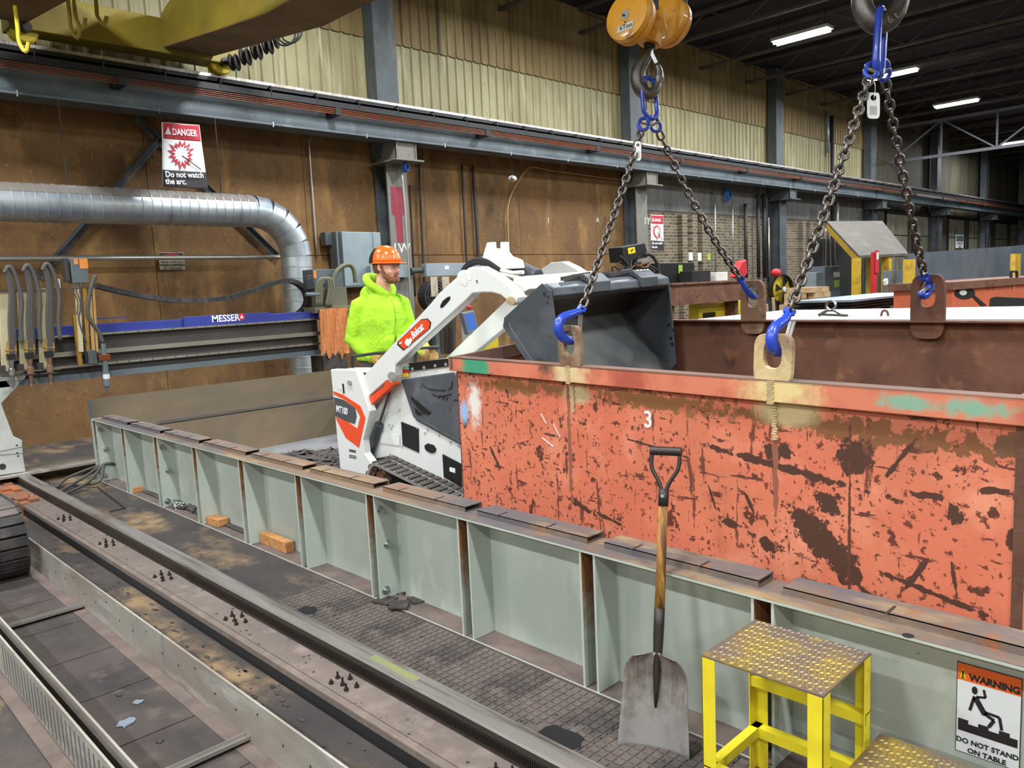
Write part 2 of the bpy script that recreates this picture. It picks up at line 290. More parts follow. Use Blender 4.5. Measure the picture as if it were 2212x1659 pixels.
for xx in (16.7, 17.15, 17.6, 23.2, 23.7, 24.2): B().box((xx, YW-.14, .3), (xx+.22, YW, 3.25)).obj('pilaster', 'brick_wall', wbr)
# far stretch with window bays, end wall
wf = thing('wall_far', None, None, (29.2, YW, 0), kind='structure')
B().box((29.2, YW+.05, -.02), (64, YW+.2, 7.4)).obj('cladding', 'siding_far', wf)
mat('bay', '#8c8a78', .6, layers=[('#5c5846', 3, .42, .66, (3, 1, .3)), ('#b5ae96', 3, .58, .72, (4, 1, .2), 4)])
wn = 1
for xx in (30.2, 33.0, 37.2, 40.0, 44.2, 47.0, 51.2, 54.2):
    w = thing('window_%d' % wn, None, None, (xx, YW, 1.4), kind='structure'); wn += 1
    for i in range(4):
        for j in range(3): B().box((xx+i*.55+.02, YW, 1.4+j*.78+.02), (xx+i*.55+.53, YW+.04, 1.4+j*.78+.76)).obj('pane', 'bay', w)
    fr = B(); fr.box((xx-.05, YW-.03, 1.33), (xx+2.25, YW+.05, 1.4)); fr.box((xx-.05, YW-.03, 3.74), (xx+2.25, YW+.05, 3.81)); fr.box((xx-.05, YW-.03, 1.33), (xx, YW+.05, 3.8)); fr.box((xx+2.2, YW-.03, 1.33), (xx+2.25, YW+.05, 3.8)); fr.obj('window_frame', 'rail_dark', w)
tag(B().box((64, -12, -.3), (64.2, 14, 7.5)).obj('wall_end', 'siding_far'), kind='structure')
tag(B().box((-12, -12.2, -.3), (64, -12, 7.5)).obj('wall_front', 'siding'), kind='structure')
tag(B().box((-12.2, -12, -.3), (-12, 14, 7.5)).obj('wall_left', 'siding'), kind='structure')
ce = B()
for i in range(76): ce.box((-12+i, -12, 7.36+(.05 if i % 2 else 0)), (-11+i, 14, 7.46))
tag(ce.obj('ceiling', 'roof_deck'), kind='structure')
# --- roof joists
def joist(x, label, z0=6.85, z1=7.32, mt='truss'):
    t = thing('roof_joist', label, 'roof joist', (x, YW, z0), 'open-web roof joists')
    ya = -7.0
    for nm, z in (('bottom_chord', z0), ('top_chord', z1)): B().box((x-.05, ya, z-.03), (x+.05, YW, z+.03)).obj(nm, mt, t)
    w = B(); n = 22; st = (YW-ya)/n
    for i in range(n):
        y0 = ya+i*st; w.bar((x, y0, z0 if i % 2 else z1), (x, y0+st, z1 if i % 2 else z0), .03, .03)
    w.obj('web_bars', mt, t)
for i in range(21): joist(8.6+i*2.3, 'dark steel open-web roof joist under the black roof deck')
# pale truss below the roof, far right
t = thing('roof_truss', 'pale grey steel truss hanging below the far roof joists', 'truss', (30.5, 8, 5.6))
tz0, tz1, tx = 5.55, 6.75, 30.5
for nm, z in (('bottom_chord', tz0), ('top_chord', tz1)): B().box((tx-.05, -6, z-.05), (tx+.05, YW, z+.05)).obj(nm, 'truss_grey', t)
for i in range(10):
    y0 = -6+i*1.7; B().bar((tx, y0, tz0), (tx, y0, tz1), .06, .06, up=(1, 0, 0)).obj('post', 'truss_grey', t); B().bar((tx, y0, tz1 if i % 2 else tz0), (tx, y0+1.7, tz0 if i % 2 else tz1), .05, .05).obj('diagonal', 'truss_grey', t)
# --- lamps
names = ['nearest the wall above the yellow hook block', 'behind the right-hand blue master link', 'high at right beyond the tagged chain', 'farthest right against the dark roof']
vis = {(16.6, 7.8): 0, (21.7, 7.8): 1, (27.2, 7.9): 2, (38, 8.7): 3}
for (x, y) in LAMPS:
    lb = 'bright linear ceiling light '+names[vis[(x, y)]] if (x, y) in vis else 'unseen linear ceiling light added over the shop floor'
    t = thing('ceiling_light', lb, 'ceiling light', (x, y, LZ), 'linear ceiling lights')
    B().box((x-.16, y-.62, LZ+.03), (x+.16, y+.62, LZ+.09)).obj('housing', 'fixture', t)
    for s in (-.08, .08): B().cyl((x+s, y-.58, LZ), (x+s, y+.58, LZ), .03, 8).obj('lamp_tube', 'tube_glow', t)
    for s in (-.5, .5): B().cyl((x, y+s, LZ+.09), (x, y+s, 7.34), .006, 5).obj('hanger', 'rail_dark', t)
    ld = bpy.data.lights.new('lamp', 'AREA'); ld.shape = 'RECTANGLE'; ld.size = .3; ld.size_y = 1.2; ld.energy = LAMP_W; ld.color = (.93, .97, 1)
    lo = bpy.data.objects.new('lamp', ld); COL.objects.link(lo); lo.parent = t; lo.location = (0, 0, -.05)
# --- crane runway
GY = 10.42; GZ = 4.05
g = thing('runway_girder', 'long blue-grey crane runway girder running along the whole back wall', 'crane runway', (0, GY, GZ))
X0, X1 = -8, 63
B().box((X0, GY-.17, GZ), (X1, GY+.17, GZ+.03)).obj('bottom_flange', 'girder', g, bevel=.004)
B().box((X0, GY-.012, GZ+.03), (X1, GY+.012, GZ+.46)).obj('web', 'girder', g)
B().box((X0, GY-.2, GZ+.44), (X1, GY+.2, GZ+.47)).obj('top_flange', 'rail_dark', g)
B().box((X0, GY-.2, GZ+.36), (X1, GY-.185, GZ+.47)).obj('cap_lip', 'rail_dark', g)
r = B(); r.box((X0, GY-.06, GZ+.47), (X1, GY+.06, GZ+.49)); r.box((X0, GY-.012, GZ+.49), (X1, GY+.012, GZ+.57)); r.obj('crane_rail', 'rail_dark', g)
B().box((X0, GY-.02, GZ+.57), (X1, GY+.02, GZ+.61)).obj('rail_head', 'rail_steel', g)
x = -3
while x < 40:
    B().tube([(x, GY-.19, GZ+.36), (x, GY-.2, GZ+.5), (x+.02, GY-.15, GZ+.53), (x+.02, GY-.05, GZ+.5)], .012, 5).obj('rail_clip', 'rail_dark', g); x += .72
for k in range(4): B().cyl((X0, GY-.26, GZ+.25+k*.024), (X1, GY-.26, GZ+.25+k*.022), .0055, 5).obj('conductor_bar', 'conductor', g)
x = -2.4
while x < 40:
    B().box((x, GY-.28, GZ+.235), (x+.1, GY-.012, GZ+.335)).obj('conductor_bracket', 'rail_dark', g); x += 3
x = 1.0
while x < 26:
    B().cyl((x, GY-.16, GZ-.02), (x, GY-.16, GZ+.045), .012, 6).obj('bolt', 'zinc', g); x += 1.55
# --- columns
mat('paint_dull_red', '#8e2a3c', .7, layers=[('#6b3138', 5, .5, .7)])
CN = ['beside the man in the orange hard hat', 'carrying the framed danger sign at the end of the brown wall', 'in front of the brick wall behind the fan', 'behind the right-hand chains', 'sixth in the far row', 'seventh in the far row', 'farthest along the wall']
for i in range(7):
    cx = 7.98+i*6.72; mt = 'col_pale' if i < 2 else 'col_steel'
    t = thing('steel_column', 'steel wall column '+CN[i], 'column', (cx, 10.8, 0), 'columns along the back wall')
    B().box((cx-.2, 10.60, 0), (cx+.2, 10.625, GZ-.3)).obj('front_flange', mt, t)
    B().box((cx-.012, 10.625, 0), (cx+.012, 10.95, GZ-.3)).obj('web', 'col_steel', t); B().box((cx-.2, 10.93, 0), (cx+.2, 10.955, GZ-.3)).obj('rear_flange', 'col_steel', t)
    br = B(); br.box((cx-.28, 10.22, GZ-.30), (cx+.28, 10.9, GZ-.275)); br.box((cx-.2, 10.3, GZ-.275), (cx-.18, 10.9, GZ)); br.box((cx+.18, 10.3, GZ-.275), (cx+.2, 10.9, GZ)); br.box((cx-.2, 10.32, GZ-.27), (cx+.2, 10.34, GZ)); br.obj('bracket', mt if i < 2 else 'col_steel', t)
    B().box((cx-.23, 10.68, GZ-.2), (cx+.2, 10.94, 7.34)).obj('upper_shaft', 'col_steel', t)
    if i == 0:
        p = at(843, 403, Y=10.598); q = at(870, 403, Y=10.598); b0 = at(850, 524, Y=10.598)
        B().prism([(p.x, 10.597, p.z), (q.x, 10.597, p.z), (q.x, 10.597, p.z-.42), (q.x-.05, 10.597, p.z-.48), (q.x-.05, 10.597, b0.z), (p.x+.08, 10.597, b0.z), (p.x+.06, 10.597, p.z-.48), (p.x, 10.597, p.z-.42)], (0, .003, 0)).obj('red_paint_mark', 'paint_dull_red', t)
        a = at(848, 547, Y=10.597); text('1W', .24, a, X_, Z_, 'label_white', t)
    if i == 1: text('1Y', .22, at(1391, 484, Y=10.597), X_, Z_, 'label_white', t)
# wall braces behind the duct
for nm, a, b, lb in (('wall_brace', (345, 300), (85, 600), 'dark diagonal steel brace rising to the torn danger banner'), ('wall_brace', (300, 262), (600, 555), 'dark diagonal steel brace passing behind the duct elbow')):
    P = at(*a, Y=10.93); Q = at(*b, Y=10.93); P = P+(P-Q)*.02; q = B(); q.bar(P, Q, .1, .012, up=(0, 1, 0)); q.bar(P+V((0, -.03, .04)), Q+V((0, -.03, .04)), .012, .07, up=(0, 1, 0)); one(nm, q, 'col_steel', lb, 'brace', Q)
# ============================================================ FOREGROUND: rail, sill, mats, trays
XT = 2.314; YE = 8.1
# sill under the gantry rail
sl = thing('rail_sill', 'long dusty concrete sill carrying the shiny gantry rail', 'sill', (1.66, 4, -.07))
B().box((1.571, -1, -.07), (1.80, 9.6, .02)).obj('sill_body', 'sill', sl, bevel=.006)
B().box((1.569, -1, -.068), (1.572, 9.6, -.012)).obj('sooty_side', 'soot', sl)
B().box((1.60, -1, .02), (1.735, 9.6, .026)).obj('base_plate', 'sill', sl)
bolt = None
for cy in (7.75, 6.74, 5.76, 4.76, 3.80, 2.79, 1.8):
    for (dx, dy, h) in ((-.035, -.05, .03), (.01, -.06, .022), (-.02, .0, .035), (.03, .02, .026), (.0, .07, .03), (-.045, .05, .02)):
        x, y = 1.672+dx, cy+dy; q = B(); q.cyl((x, y, .022), (x, y, .026+h), .005, 6); q.cyl((x, y, .026), (x, y, .036), .011, 6); q.obj('anchor_bolt', 'iron_dark', sl)
# gantry rail
gr = thing('gantry_rail', 'polished steel gantry rail with a toothed rack along its left side', 'rail', (1.80, 4, .02))
q = B(); q.prism([(1.745, -1, .02), (1.865, -1, .02), (1.865, -1, .032), (1.825, -1, .042), (1.825, -1, .07), (1.852, -1, .078), (1.852, -1, .09), (1.757, -1, .09), (1.757, -1, .078), (1.785, -1, .07), (1.785, -1, .042), (1.745, -1, .032)], (0, 10.4, 0)); q.obj('rail_body', 'rail_side', gr)
B().prism([(1.757, -1, .09), (1.762, -1, .1), (1.846, -1, .1), (1.852, -1, .09)], (0, 10.4, 0)).obj('rail_head', 'rail_steel', gr)
q = B(); y = .9
while y < 4.6: q.box((1.738, y, .040), (1.7565, y+.0055, .074)); y += .0105
tag(q.obj('rack_teeth', 'rack_dark', gr), kind='stuff')
B().box((1.744, -1, .036), (1.7575, 9.4, .078)).obj('rack_bar', 'rack_dark', gr)
mat('chalk_green', '#9ca26e', .45, .4); p = at(860, 1438, Z=.1); B().box((1.785, p.y-.16, .1), (1.82, p.y+.16, .1006)).obj('green_paint_mark', 'chalk_green', gr)
# tread mats between rail and table
for k in range(8):
    y1 = 3.92-.436*k; y0 = y1-.43; hole = (k == 4)
    q = B(); q.box((1.862, y0, 0), (2.308, y1, .006)); n, m_ = 11, 11
    for i in range(n):
        for j in range(m_):
            cx = 1.874+i*.0395; cy = y0+.010+j*.038
            if k == 4 and hypot((cx-1.96)/.07, (cy-1.9)/.09) < 1: continue
            q.ob((cx, cy, .006), (.031, 0, 0), (0, .030, 0), (0, 0, .0035))
    for i in range(12): q.box((1.866+i*.037, y0-.008, .0), (1.866+i*.037+.02, y0+.004, .008))
    o = one('floor_mat', q, 'mat_rubber', 'studded rubber floor mat along the rail, %s from the far end' % ('first', 'second', 'third', 'fourth', 'fifth', 'sixth', 'seventh', 'eighth')[k], 'floor mat', (2.08, (y0+y1)/2, 0), 'rubber mats beside the rail')
    if hole:
        pass
# torn hole edge in a mat and debris flakes
mat('hole_black', '#151313', .95)
for (u, v, s, lb) in ((1210, 1595, .075, 'dark torn hole worn through the rubber mat left of the shovel'), (665, 1318, .05, 'small dark torn hole in the rubber mat near the yellow-streaked rail')):
    c = at(u, v, Z=.0105); r2 = random.Random(u); pts = [(c.x+s*(.8+.35*r2.random())*cos(a*pi/8), c.y+1.3*s*(.8+.35*r2.random())*sin(a*pi/8), .0101) for a in range(16)]
    one('mat_tear', B().prism(pts, (0, 0, .0006)), 'hole_black', lb, 'hole', c)
# cable tray: angle irons, double plate, floor plates, struts
q = thing('tray_angle', 'pale dusty steel angle running diagonally down the left foreground', 'steel angle', (1.22, 4, -.07))
B().box((1.2465, -1, -.068), (1.256, 6.2, .135)).obj('upright_leg', 'galv_angle', q, bevel=.003); B().box((1.186, -1, -.068), (1.2465, 6.2, -.058)).obj('foot_leg', 'dirt', q, bevel=.003)
for i in range(24):
    y = 1.6+i*.19; B().cyl((1.2445, y, .04+.05*(i % 3 == 0)), (1.2466, y, .04+.05*(i % 3 == 0)), .005, 8).obj('rivet_hole', 'black_matte', q)
q = thing('tray_channel', 'twin steel plates with slotted face at the bottom left corner', 'steel channel', (.72, 4, -.07))
B().box((.776, -1, -.068), (.786, 6.2, .135)).obj('inner_plate', 'galv_angle', q, bevel=.003)
B().box((.722, -1, -.068), (.732, 6.2, .135)).obj('outer_plate', 'galv_angle', q, bevel=.003); B().box((.661, -1, -.068), (.722, 6.2, -.058)).obj('foot_leg', 'dirt', q)
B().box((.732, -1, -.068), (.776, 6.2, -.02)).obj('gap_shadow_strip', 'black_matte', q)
for i in range(38):
    y = 2.2+i*.055; B().box((.7205, y, -.045), (.7222, y+.012, .105)).obj('slot', 'plate_grey', q)
for (u, v) in ((85, 1330), (432, 1632)):
    p = at(u, v, Z=-.03); t = thing('tray_strut', 'thin galvanised strut bridging the tray '+('at the left edge of the picture' if u < 200 else 'at the bottom edge of the picture'), 'strut', (1, p.y, -.06))
    B().box((.787, p.y-.02, -.05), (1.245, p.y+.02, -.046)).obj('strut_base', 'conduit', t); B().box((.787, p.y-.02, -.05), (1.245, p.y-.016, -.03)).obj('strut_lip', 'conduit', t); B().box((.787, p.y+.016, -.05), (1.245, p.y+.02, -.03)).obj('strut_lip', 'conduit', t)
mat('tray_floor', '#4b423d', .9, layers=[('#302b29', 2, .42, .66), ('#5f534b', 6, .55, .72)], bump=.3)
tf = thing('tray_floor', 'dark brown floor plates lying between the tray angles', 'floor plate', (1, 4, -.07))
for k in range(10):
    y0 = 1.2+k*.5; B().box((.79, y0+.004, -.069), (1.184, y0+.496, -.06)).obj('floor_plate', 'tray_floor', tf)
# leaf-like scrap on the tray
for i, (u, v, sz) in enumerate(((272, 1563, .05), (298, 1516, .026), (70, 1420, .02), (255, 1500, .025), (345, 1600, .02))):
    c = at(u, v, Z=-.056); r2 = random.Random(i+5); n = 14; pts = [(c.x+sz*(.35+.75*r2.random())*cos(2*pi*a/n), c.y+sz*(.35+.75*r2.random())*sin(2*pi*a/n), -.058) for a in range(n)]
    one('scrap_flake', B().prism(pts, (0, 0, .003)), 'plate_bright' if i < 2 else 'steel_dark', ('large pale torn metal flake' if i == 0 else 'small pale torn metal flake' if i == 1 else ['dark scrap flake at the left edge of the tray', 'dark scrap flake above the pale flakes', 'dark scrap flake beside the angle iron'][i-2])+('' if i > 1 else ' lying on the tray floor'), 'scrap', c)
# floor chips on the lower strip
q = B()
for i in range(150):
    y = 1.8+5.0*rnd.random()**1.3; x = 1.29+.25*rnd.random(); s = .004+.012*rnd.random(); a = rnd.random()*pi
    q.prism([(x+s*cos(a+k*2*pi/5)*(1 if k % 2 else .5), y+s*sin(a+k*2*pi/5)*1.5, -.069) for k in range(5)], (0, 0, .003))
for i in range(60):
    y = 1.6+6*rnd.random(); x = 1.6+.13*rnd.random(); s = .003+.007*rnd.random(); q.ob((x, y, .0265), (s, s*.4, 0), (-s*.4, s, 0), (0, 0, .002))
for i in range(70):
    y = 1.2+7*rnd.random(); x = 1.89+.4*rnd.random(); s = .003+.007*rnd.random(); z = .010 if y < 3.9 else .001; q.ob((x, y, z), (s, s*.4, 0), (-s*.4, s, 0), (0, 0, .002))
tag(q.obj('floor_chips', 'slag'), 'fine dark metal chips scattered over the floor and rail sill', 'metal chips', kind='stuff')
# energy chain loop at left edge
ec = thing('cable_carrier', 'dark segmented cable carrier loop at the left edge of the picture', 'cable carrier', (1, 6, -.06))
R = .215; zc = .165; yc = 5.92; path = [(y, zc+R) for y in (8.1, 7.9, 7.7, 7.5, 7.3, 7.1, 6.9, 6.7, 6.5, 6.3, 6.1)]+[(yc-R*sin(a*pi/10)*1.0, zc+R*cos(a*pi/10)) for a in range(0, 11)]+[(y, zc-R) for y in (6.1, 6.3, 6.5, 6.7, 6.9)]
for i in range(len(path)-1):
    (y0, z0), (y1, z1) = path[i], path[i+1]; d = V((0, y1-y0, z1-z0)); nrm = V((0, -d.z, d.y)).normalized(); c = V((0, (y0+y1)/2, (z0+z1)/2)); 
    q = B(); q.ob(V((.80, y0, z0))+nrm*(-.028)+d*.03, (.38, 0, 0), d*.94, nrm*.056); q.obj('carrier_link', 'chain_guide' if i < 13 else 'rubber', ec, bevel=.004)
    for xx in (.80, 1.165): B().ob(V((xx, y0, z0))+nrm*(-.034)+d*.03, (.016, 0, 0), d*.94, nrm*.068).obj('side_plate', 'rubber', ec)
# orange mat at far left on the sill
q = B()
for i in range(12):
    for j in range(6):
        if (i+j) % 5 == 4: continue
        y0 = 7.6+i*.11; x0 = 1.25+j*.075; q.box((x0, y0, .03), (x0+.07, y0+.105, .045+.012*((i*7+j*3) % 4)/4))
q.box((1.25, 7.6, -.07), (1.70, 8.9, .03)); one('orange_pad', q, 'orange_mat', 'worn orange paint-streaked steel pad at the left end of the sill', 'pad', (1.47, 8.2, -.07))
# ============================================================ CUTTING TABLE
tb = thing('cutting_table', 'long pale green steel side of the cutting table with paired stiffeners', 'cutting table', (XT, 4, 0))
ST = [1.226+.757*k for k in range(0, 10)]; WX = XT+.14; Y0 = -.4
B().box((WX, Y0, .012), (WX+.012, YE, .6)).obj('web', 'table_green', tb)
B().box((XT, Y0, 0), (WX+.1, YE, .012)).obj('bottom_flange', 'dirt', tb)
B().box((XT, Y0, .012), (XT+.004, YE, .016)).obj('flange_paint_edge', 'table_green', tb)
B().box((XT, Y0, .595), (WX+.03, YE, .607)).obj('top_flange', 'flange', tb, bevel=.002)
B().box((XT-.001, Y0, .5945), (XT+.002, YE, .603)).obj('flange_edge', 'table_green', tb)
for k, y in enumerate(ST):
    joint = k in (3, 7, 9)
    for s in (-1, 1):
        yy = y+s*.036; o = B().prism([(XT+.004, yy-.005, .014), (XT+.004, yy-.005, .594), (WX, yy-.005, .594), (WX, yy-.005, .014)], (0, .01, 0)).obj('stiffener', 'table_green', tb)
    B().box((XT+.012, y-.031, .014), (WX-.002, y-.0295, .594)).obj('rust_streak', 'gap_rust', tb); B().box((WX-.003, y-.031, .014), (WX-.001, y+.031, .594)).obj('rust_streak', 'gap_rust', tb); B().box((XT+.006, y+.0295, .014), (WX-.002, y+.031, .594)).obj('rust_streak', 'gap_rust', tb)
    if joint:
        for z in (.51, .31, .06):
            yb = y-.036-.005; xb = WX-.07-.03*(z > .4) - (.03 if z < .1 else 0)
            b = B(); b.cyl((xb, yb+.002, z), (xb, yb-.004, z), .024, 14); b.obj('washer', 'zinc', tb); B().cyl((xb, yb-.004, z), (xb, yb-.018, z), .016, 6).obj('nut', 'zinc', tb); B().cyl((xb, yb-.018, z), (xb, yb-.032, z), .008, 8).obj('bolt_tip', 'zinc', tb)
# raised rest channels on the top flange, open at both ends
ys = [Y0]+ST+[YE]
for a, b in zip(ys[:-1], ys[1:]):
    a += .045; b -= .045
    if b-a < .2: continue
    q = B(); q.box((XT+.062, a, .607), (XT+.067, b, .634)); q.box((XT+.165, a, .607), (XT+.17, b, .634)); q.box((XT+.062, a, .630), (XT+.17, b, .635)); q.obj('rest_channel', 'flange', tb)
    for f in (.33, .78):
        yy = a+(b-a)*f; B().box((XT+.05, yy, .6355), (XT+.12, yy+.008, .637)).obj('notch_mark', 'steel_dark', tb)
c = at(1965, 1370, Z=.636); B().cyl((c.x-.012, c.y, .6356), (c.x-.012, c.y, .6366), .016, 12).obj('bolt_slot', 'black_matte', tb)
# far end plates, far side, pan
B().box((XT, YE, 0), (WX+.02, YE+.012, .607)).obj('end_plate', 'table_green', tb)
for (u, v) in ((195, 915), (212, 967)):
    p = at(u, v, X=XT+.06); B().cyl((p.x, 8.03, p.z), (p.x, 8.026, p.z), .03, 14).obj('bolt_hole', 'black_matte', tb)
zs = at(400, 838, Y=8.3).z
B().box((2.36, 8.30, .3), (5.35, 8.31, zs)).obj('end_sheet', 'steel_sheet', tb); B().box((2.6, 8.12, .02), (5.35, 8.135, zs-.32)).obj('lower_sheet', 'steel_sheet', tb); B().box((2.6, 8.12, zs-.325), (5.35, 8.3, zs-.31)).obj('sheet_ledge', 'steel_dark', tb)
B().box((2.36, 8.2, .45), (2.366, 8.3, zs)).obj('sheet_return', 'plate_grey', tb)
B().box((5.36, Y0, 0), (5.4, YE+.2, .6)).obj('far_web', 'table_green', tb); B().box((5.3, Y0, .595), (5.46, YE+.2, .607)).obj('far_flange', 'flange', tb)
B().box((WX+.012, Y0, .001), (5.36, 8.12, .02)).obj('pan', 'pan', tb)
B().prism([(WX+.013, 8.1, .6), (WX+.6, 8.1, .02), (WX+.013, 8.1, .02)], (0, .012, 0)).obj('gusset', 'steel_sheet', tb)
# warning decal on the table web
ws = thing('warning_sign', 'orange and white warning sign showing a falling figure, on the table side', 'sign', (WX-.003, .5, .2))
def wpt(u, v): return at(u, v, X=WX-.004)
A0 = wpt(2068, 1428); A1 = wpt(2059, 1618); ytop, ztop, zb = A0.y, A0.z, A1.z; yr = wpt(2209, 1475).y; sw = ytop-yr; hh = ztop-zb
def sp(a, b, d=0): return V((WX-.004-d, ytop-a*(ytop-yr), ztop-b*hh))       # a across, b down
def sq(a0, b0, a1, b1, mt, nm, d): B().ob(sp(a0, b1, d), sp(a1, b1, d)-sp(a0, b1, d), sp(a0, b0, d)-sp(a0, b1, d), (.0012, 0, 0)).obj(nm, mt, ws)
sq(0, 0, 1, 1, 'sign_black', 'border', 0); sq(.012, .008, .988, .992, 'sign_white', 'sign_face', .001); sq(.012, .008, .988, .19, 'sign_orange', 'header', .0018)
B().prism([sp(.045, .165, .003), sp(.155, .165, .003), sp(.10, .05, .003)], (.001, 0, 0)).obj('alert_triangle', 'yellow_decal', ws)
text('!', .03, sp(.10, .158, .0045), -Y_, Z_, 'sign_black', ws, align='CENTER', bold=.0008)
text('WARNING', sw*.16, sp(.20, .165, .003), -Y_, Z_, 'sign_black', ws, bold=.0012)
text('DO NOT STAND', sw*.128, sp(.5, .88, .003), -Y_, Z_, 'sign_black', ws, align='CENTER', bold=.0004); text('ON TABLE', sw*.128, sp(.5, .975, .003), -Y_, Z_, 'sign_black', ws, align='CENTER', bold=.0004)
q = B(); poly = [(.04, .62), (.2, .62), (.2, .66), (.36, .66), (.36, .62), (.52, .62), (.52, .66), (.68, .66), (.68, .62), (.84, .62), (.84, .66), (.96, .66), (.96, .75), (.04, .75)]
q.prism([sp(a, b, .003) for a, b in poly], (.001, 0, 0))
def limb(p, w): 
    for (a, b), (c, d) in zip(p[:-1], p[1:]):
        P, Q = sp(a, b, .003), sp(c, d, .003); n = (Q-P).cross(X_).normalized()*w; q.prism([P-n*sw/.25, P+n*sw/.25, Q+n*sw/.25, Q-n*sw/.25], (.001, 0, 0))
limb([(.30, .34), (.46, .50)], .012); limb([(.29, .33), (.22, .50)], .006); limb([(.32, .33), (.46, .31), (.43, .23)], .005); limb([(.45, .49), (.60, .53), (.52, .62)], .007); limb([(.46, .47), (.68, .48), (.72, .61)], .006)
q.prism([sp(.29+.045*cos(a*pi/8), .265+.045*sin(a*pi/8)*.95, .003) for a in range(16)], (.001, 0, 0)); q.obj('falling_figure', 'sign_black', ws)
# things lying on the bottom flange
def plank(u, v, L, w, h, lb, ang=0, dx=.0):
    c = at(u, v, Z=.012); c.x = XT+.075+dx; d = V((sin(ang), cos(ang), 0)); n = V((cos(ang), -sin(ang), 0)); one('wood_block', B().ob(c-d*L/2-n*w/2-V((0, 0, 0)), d*L, n*w, (0, 0, h)), 'wood', lb, 'wood block', c, 'wood blocks on the table flange', bevel=.004)
plank(300, 1058, .22, .075, .05, 'short reddish wood block, farthest of the three on the table flange', .1)
plank(470, 1130, .24, .085, .055, 'splintered wood block, middle of the three on the table flange', -.1)
plank(605, 1180, .36, .06, .075, 'long pale wood block, nearest of the three on the table flange', 0, .02)
# coiled chain and shackle
cc = at(390, 1090, Z=.03); sh = thing('chain_coil', 'small heap of steel chain with a grab pin on the table flange', 'chain', (cc.x, cc.y, .012))
proto = None
for i in range(16):
    a = rnd.random()*2*pi; r_ = .03+.05*rnd.random(); c = V((cc.x-.02+r_*.6*cos(a), cc.y+r_*1.3*sin(a), .022+.014*(i % 3)))
    ax = V((rnd.uniform(-1, 1), rnd.uniform(-1, 1), .3)).normalized(); sd = ax.orthogonal().normalized()
    if i % 2: sd = ax.cross(sd)
    pts = [c+ax*(.013*(1 if cos(k*pi/6) > 0 else -1)+.009*cos(k*pi/6))+sd*.010*sin(k*pi/6) for k in range(12)]; B().tube(pts, .0042, 6, closed=True).obj('chain_link', 'zinc', sh, smooth=True)
B().cyl((cc.x-.02, cc.y-.14, .028), (cc.x-.04, cc.y-.04, .028), .014, 10).obj('pin', 'steel_dark', sh)
# scrap tiles
for i, (u, v, a, z) in enumerate(((832, 1298, .3, .012), (905, 1296, -.25, .012), (862, 1308, .75, .024))):
    c = at(u, v, Z=z); d = V((cos(a), sin(a), 0)); n = V((-sin(a), cos(a), 0)); one('scrap_plate', B().ob(c-d*.05-n*.05, d*.1, n*.1, (0, 0, .009)), 'steel_dark', ('flat dark scrap plate, left of the three beside the bolted stiffener', 'flat dark scrap plate, right of the three beside the bolted stiffener', 'flat dark scrap plate lying on top of two others')[i], 'scrap plate', c, 'scrap plates by the table')
c = at(855, 1283, Z=.012); q = B()
for i in range(60):
    a = rnd.random()*6.3; r_ = .07*rnd.random(); s = .006+.01*rnd.random(); p = c+V((r_*cos(a)+.04, r_*sin(a), .012*rnd.random())); q.ob(p, (s, s*.3, s*.2), (-s*.4, s, 0), (0, 0, s*.6))
tag(q.obj('scrap_crumbs', 'slag'), 'crumbled dark slag heaped above the scrap plates', 'slag', kind='stuff')
# hoses and bent rod at far end of table
c0 = at(247, 1003, X=WX-.01)
for i, (e1, e2, mt) in enumerate((((150, 1030), (122, 1052), 'hose'), ((175, 1035), (128, 1062), 'hose'), ((190, 1042), (135, 1068), 'hose'), ((215, 1040), (170, 1048), 'hose'))):
    p = [c0+V((0, .02*i, -.01*i)), c0+V((-.09, .0, .02)), at(*e1, Z=.06), at(*e2, Z=.02), at(e2[0]-15, e2[1]-12+i*4, Z=.012)]
    one('hose', B().tube(smoothpath(p, 8), .013, 8), mt, 'grey hose leaving the table end, '+('topmost', 'second', 'third', 'shortest')[i]+' of the bundle', 'hose', p[0], 'hoses at the table end', smooth=True)
one('bent_rod', B().tube([at(210, 1052, Z=.014), at(270, 1097, Z=.014), at(236, 1106, Z=.014)], .005, 6), 'iron_dark', 'thin bent steel rod lying on the floor beside the table', 'rod', at(250, 1085, Z=0))
# ============================================================ SHOVEL
ctr = V((2.146, 1.555, .004)); tp = at(1430, 1235, X=XT-.02); ax = (tp-ctr).normalized(); wd_ = V((.095, -.237, 0)).normalized(); nb = ax.cross(wd_).normalized()
if nb.dot(CAM-ctr) < 0: nb = -nb
Ls = (at(1435, 968, X=tp.x+ax.x*.42)-ctr).length
sv = thing('scoop_shovel', 'worn steel scoop shovel with wooden shaft and D-handle leaning on the table', 'shovel', ctr)
BL = .345
def bl(s, t):
    w = .130 - .022*s if s < .74 else (.114*(sqrt(max(0, 1-((s-.74)/.27)**2))*.72+.28) if s < 1 else .03)
    dish = .034*abs(t)**2.4+.018*max(0, s-.72)*4*(1-.0*t)
    return ctr+ax*(s*BL+(.012*(1-abs(t)**3)-.012)*(s < .02))+wd_*(w*t)+nb*(dish-.018+.02*s)
ns, nt_ = 22, 18; q = B(); g_ = [[bl(i/ns, -1+2*j/nt_) for j in range(nt_+1)] for i in range(ns+1)]
q.loft(g_, closed=False, caps=False); o = q.obj('blade', 'shovel_steel', sv, smooth=True); md = o.modifiers.new('s', 'SOLIDIFY'); md.thickness = .0025
soc0 = ctr+ax*(.15*1.0)+nb*.004; soc1 = ctr+ax*.50+nb*.012
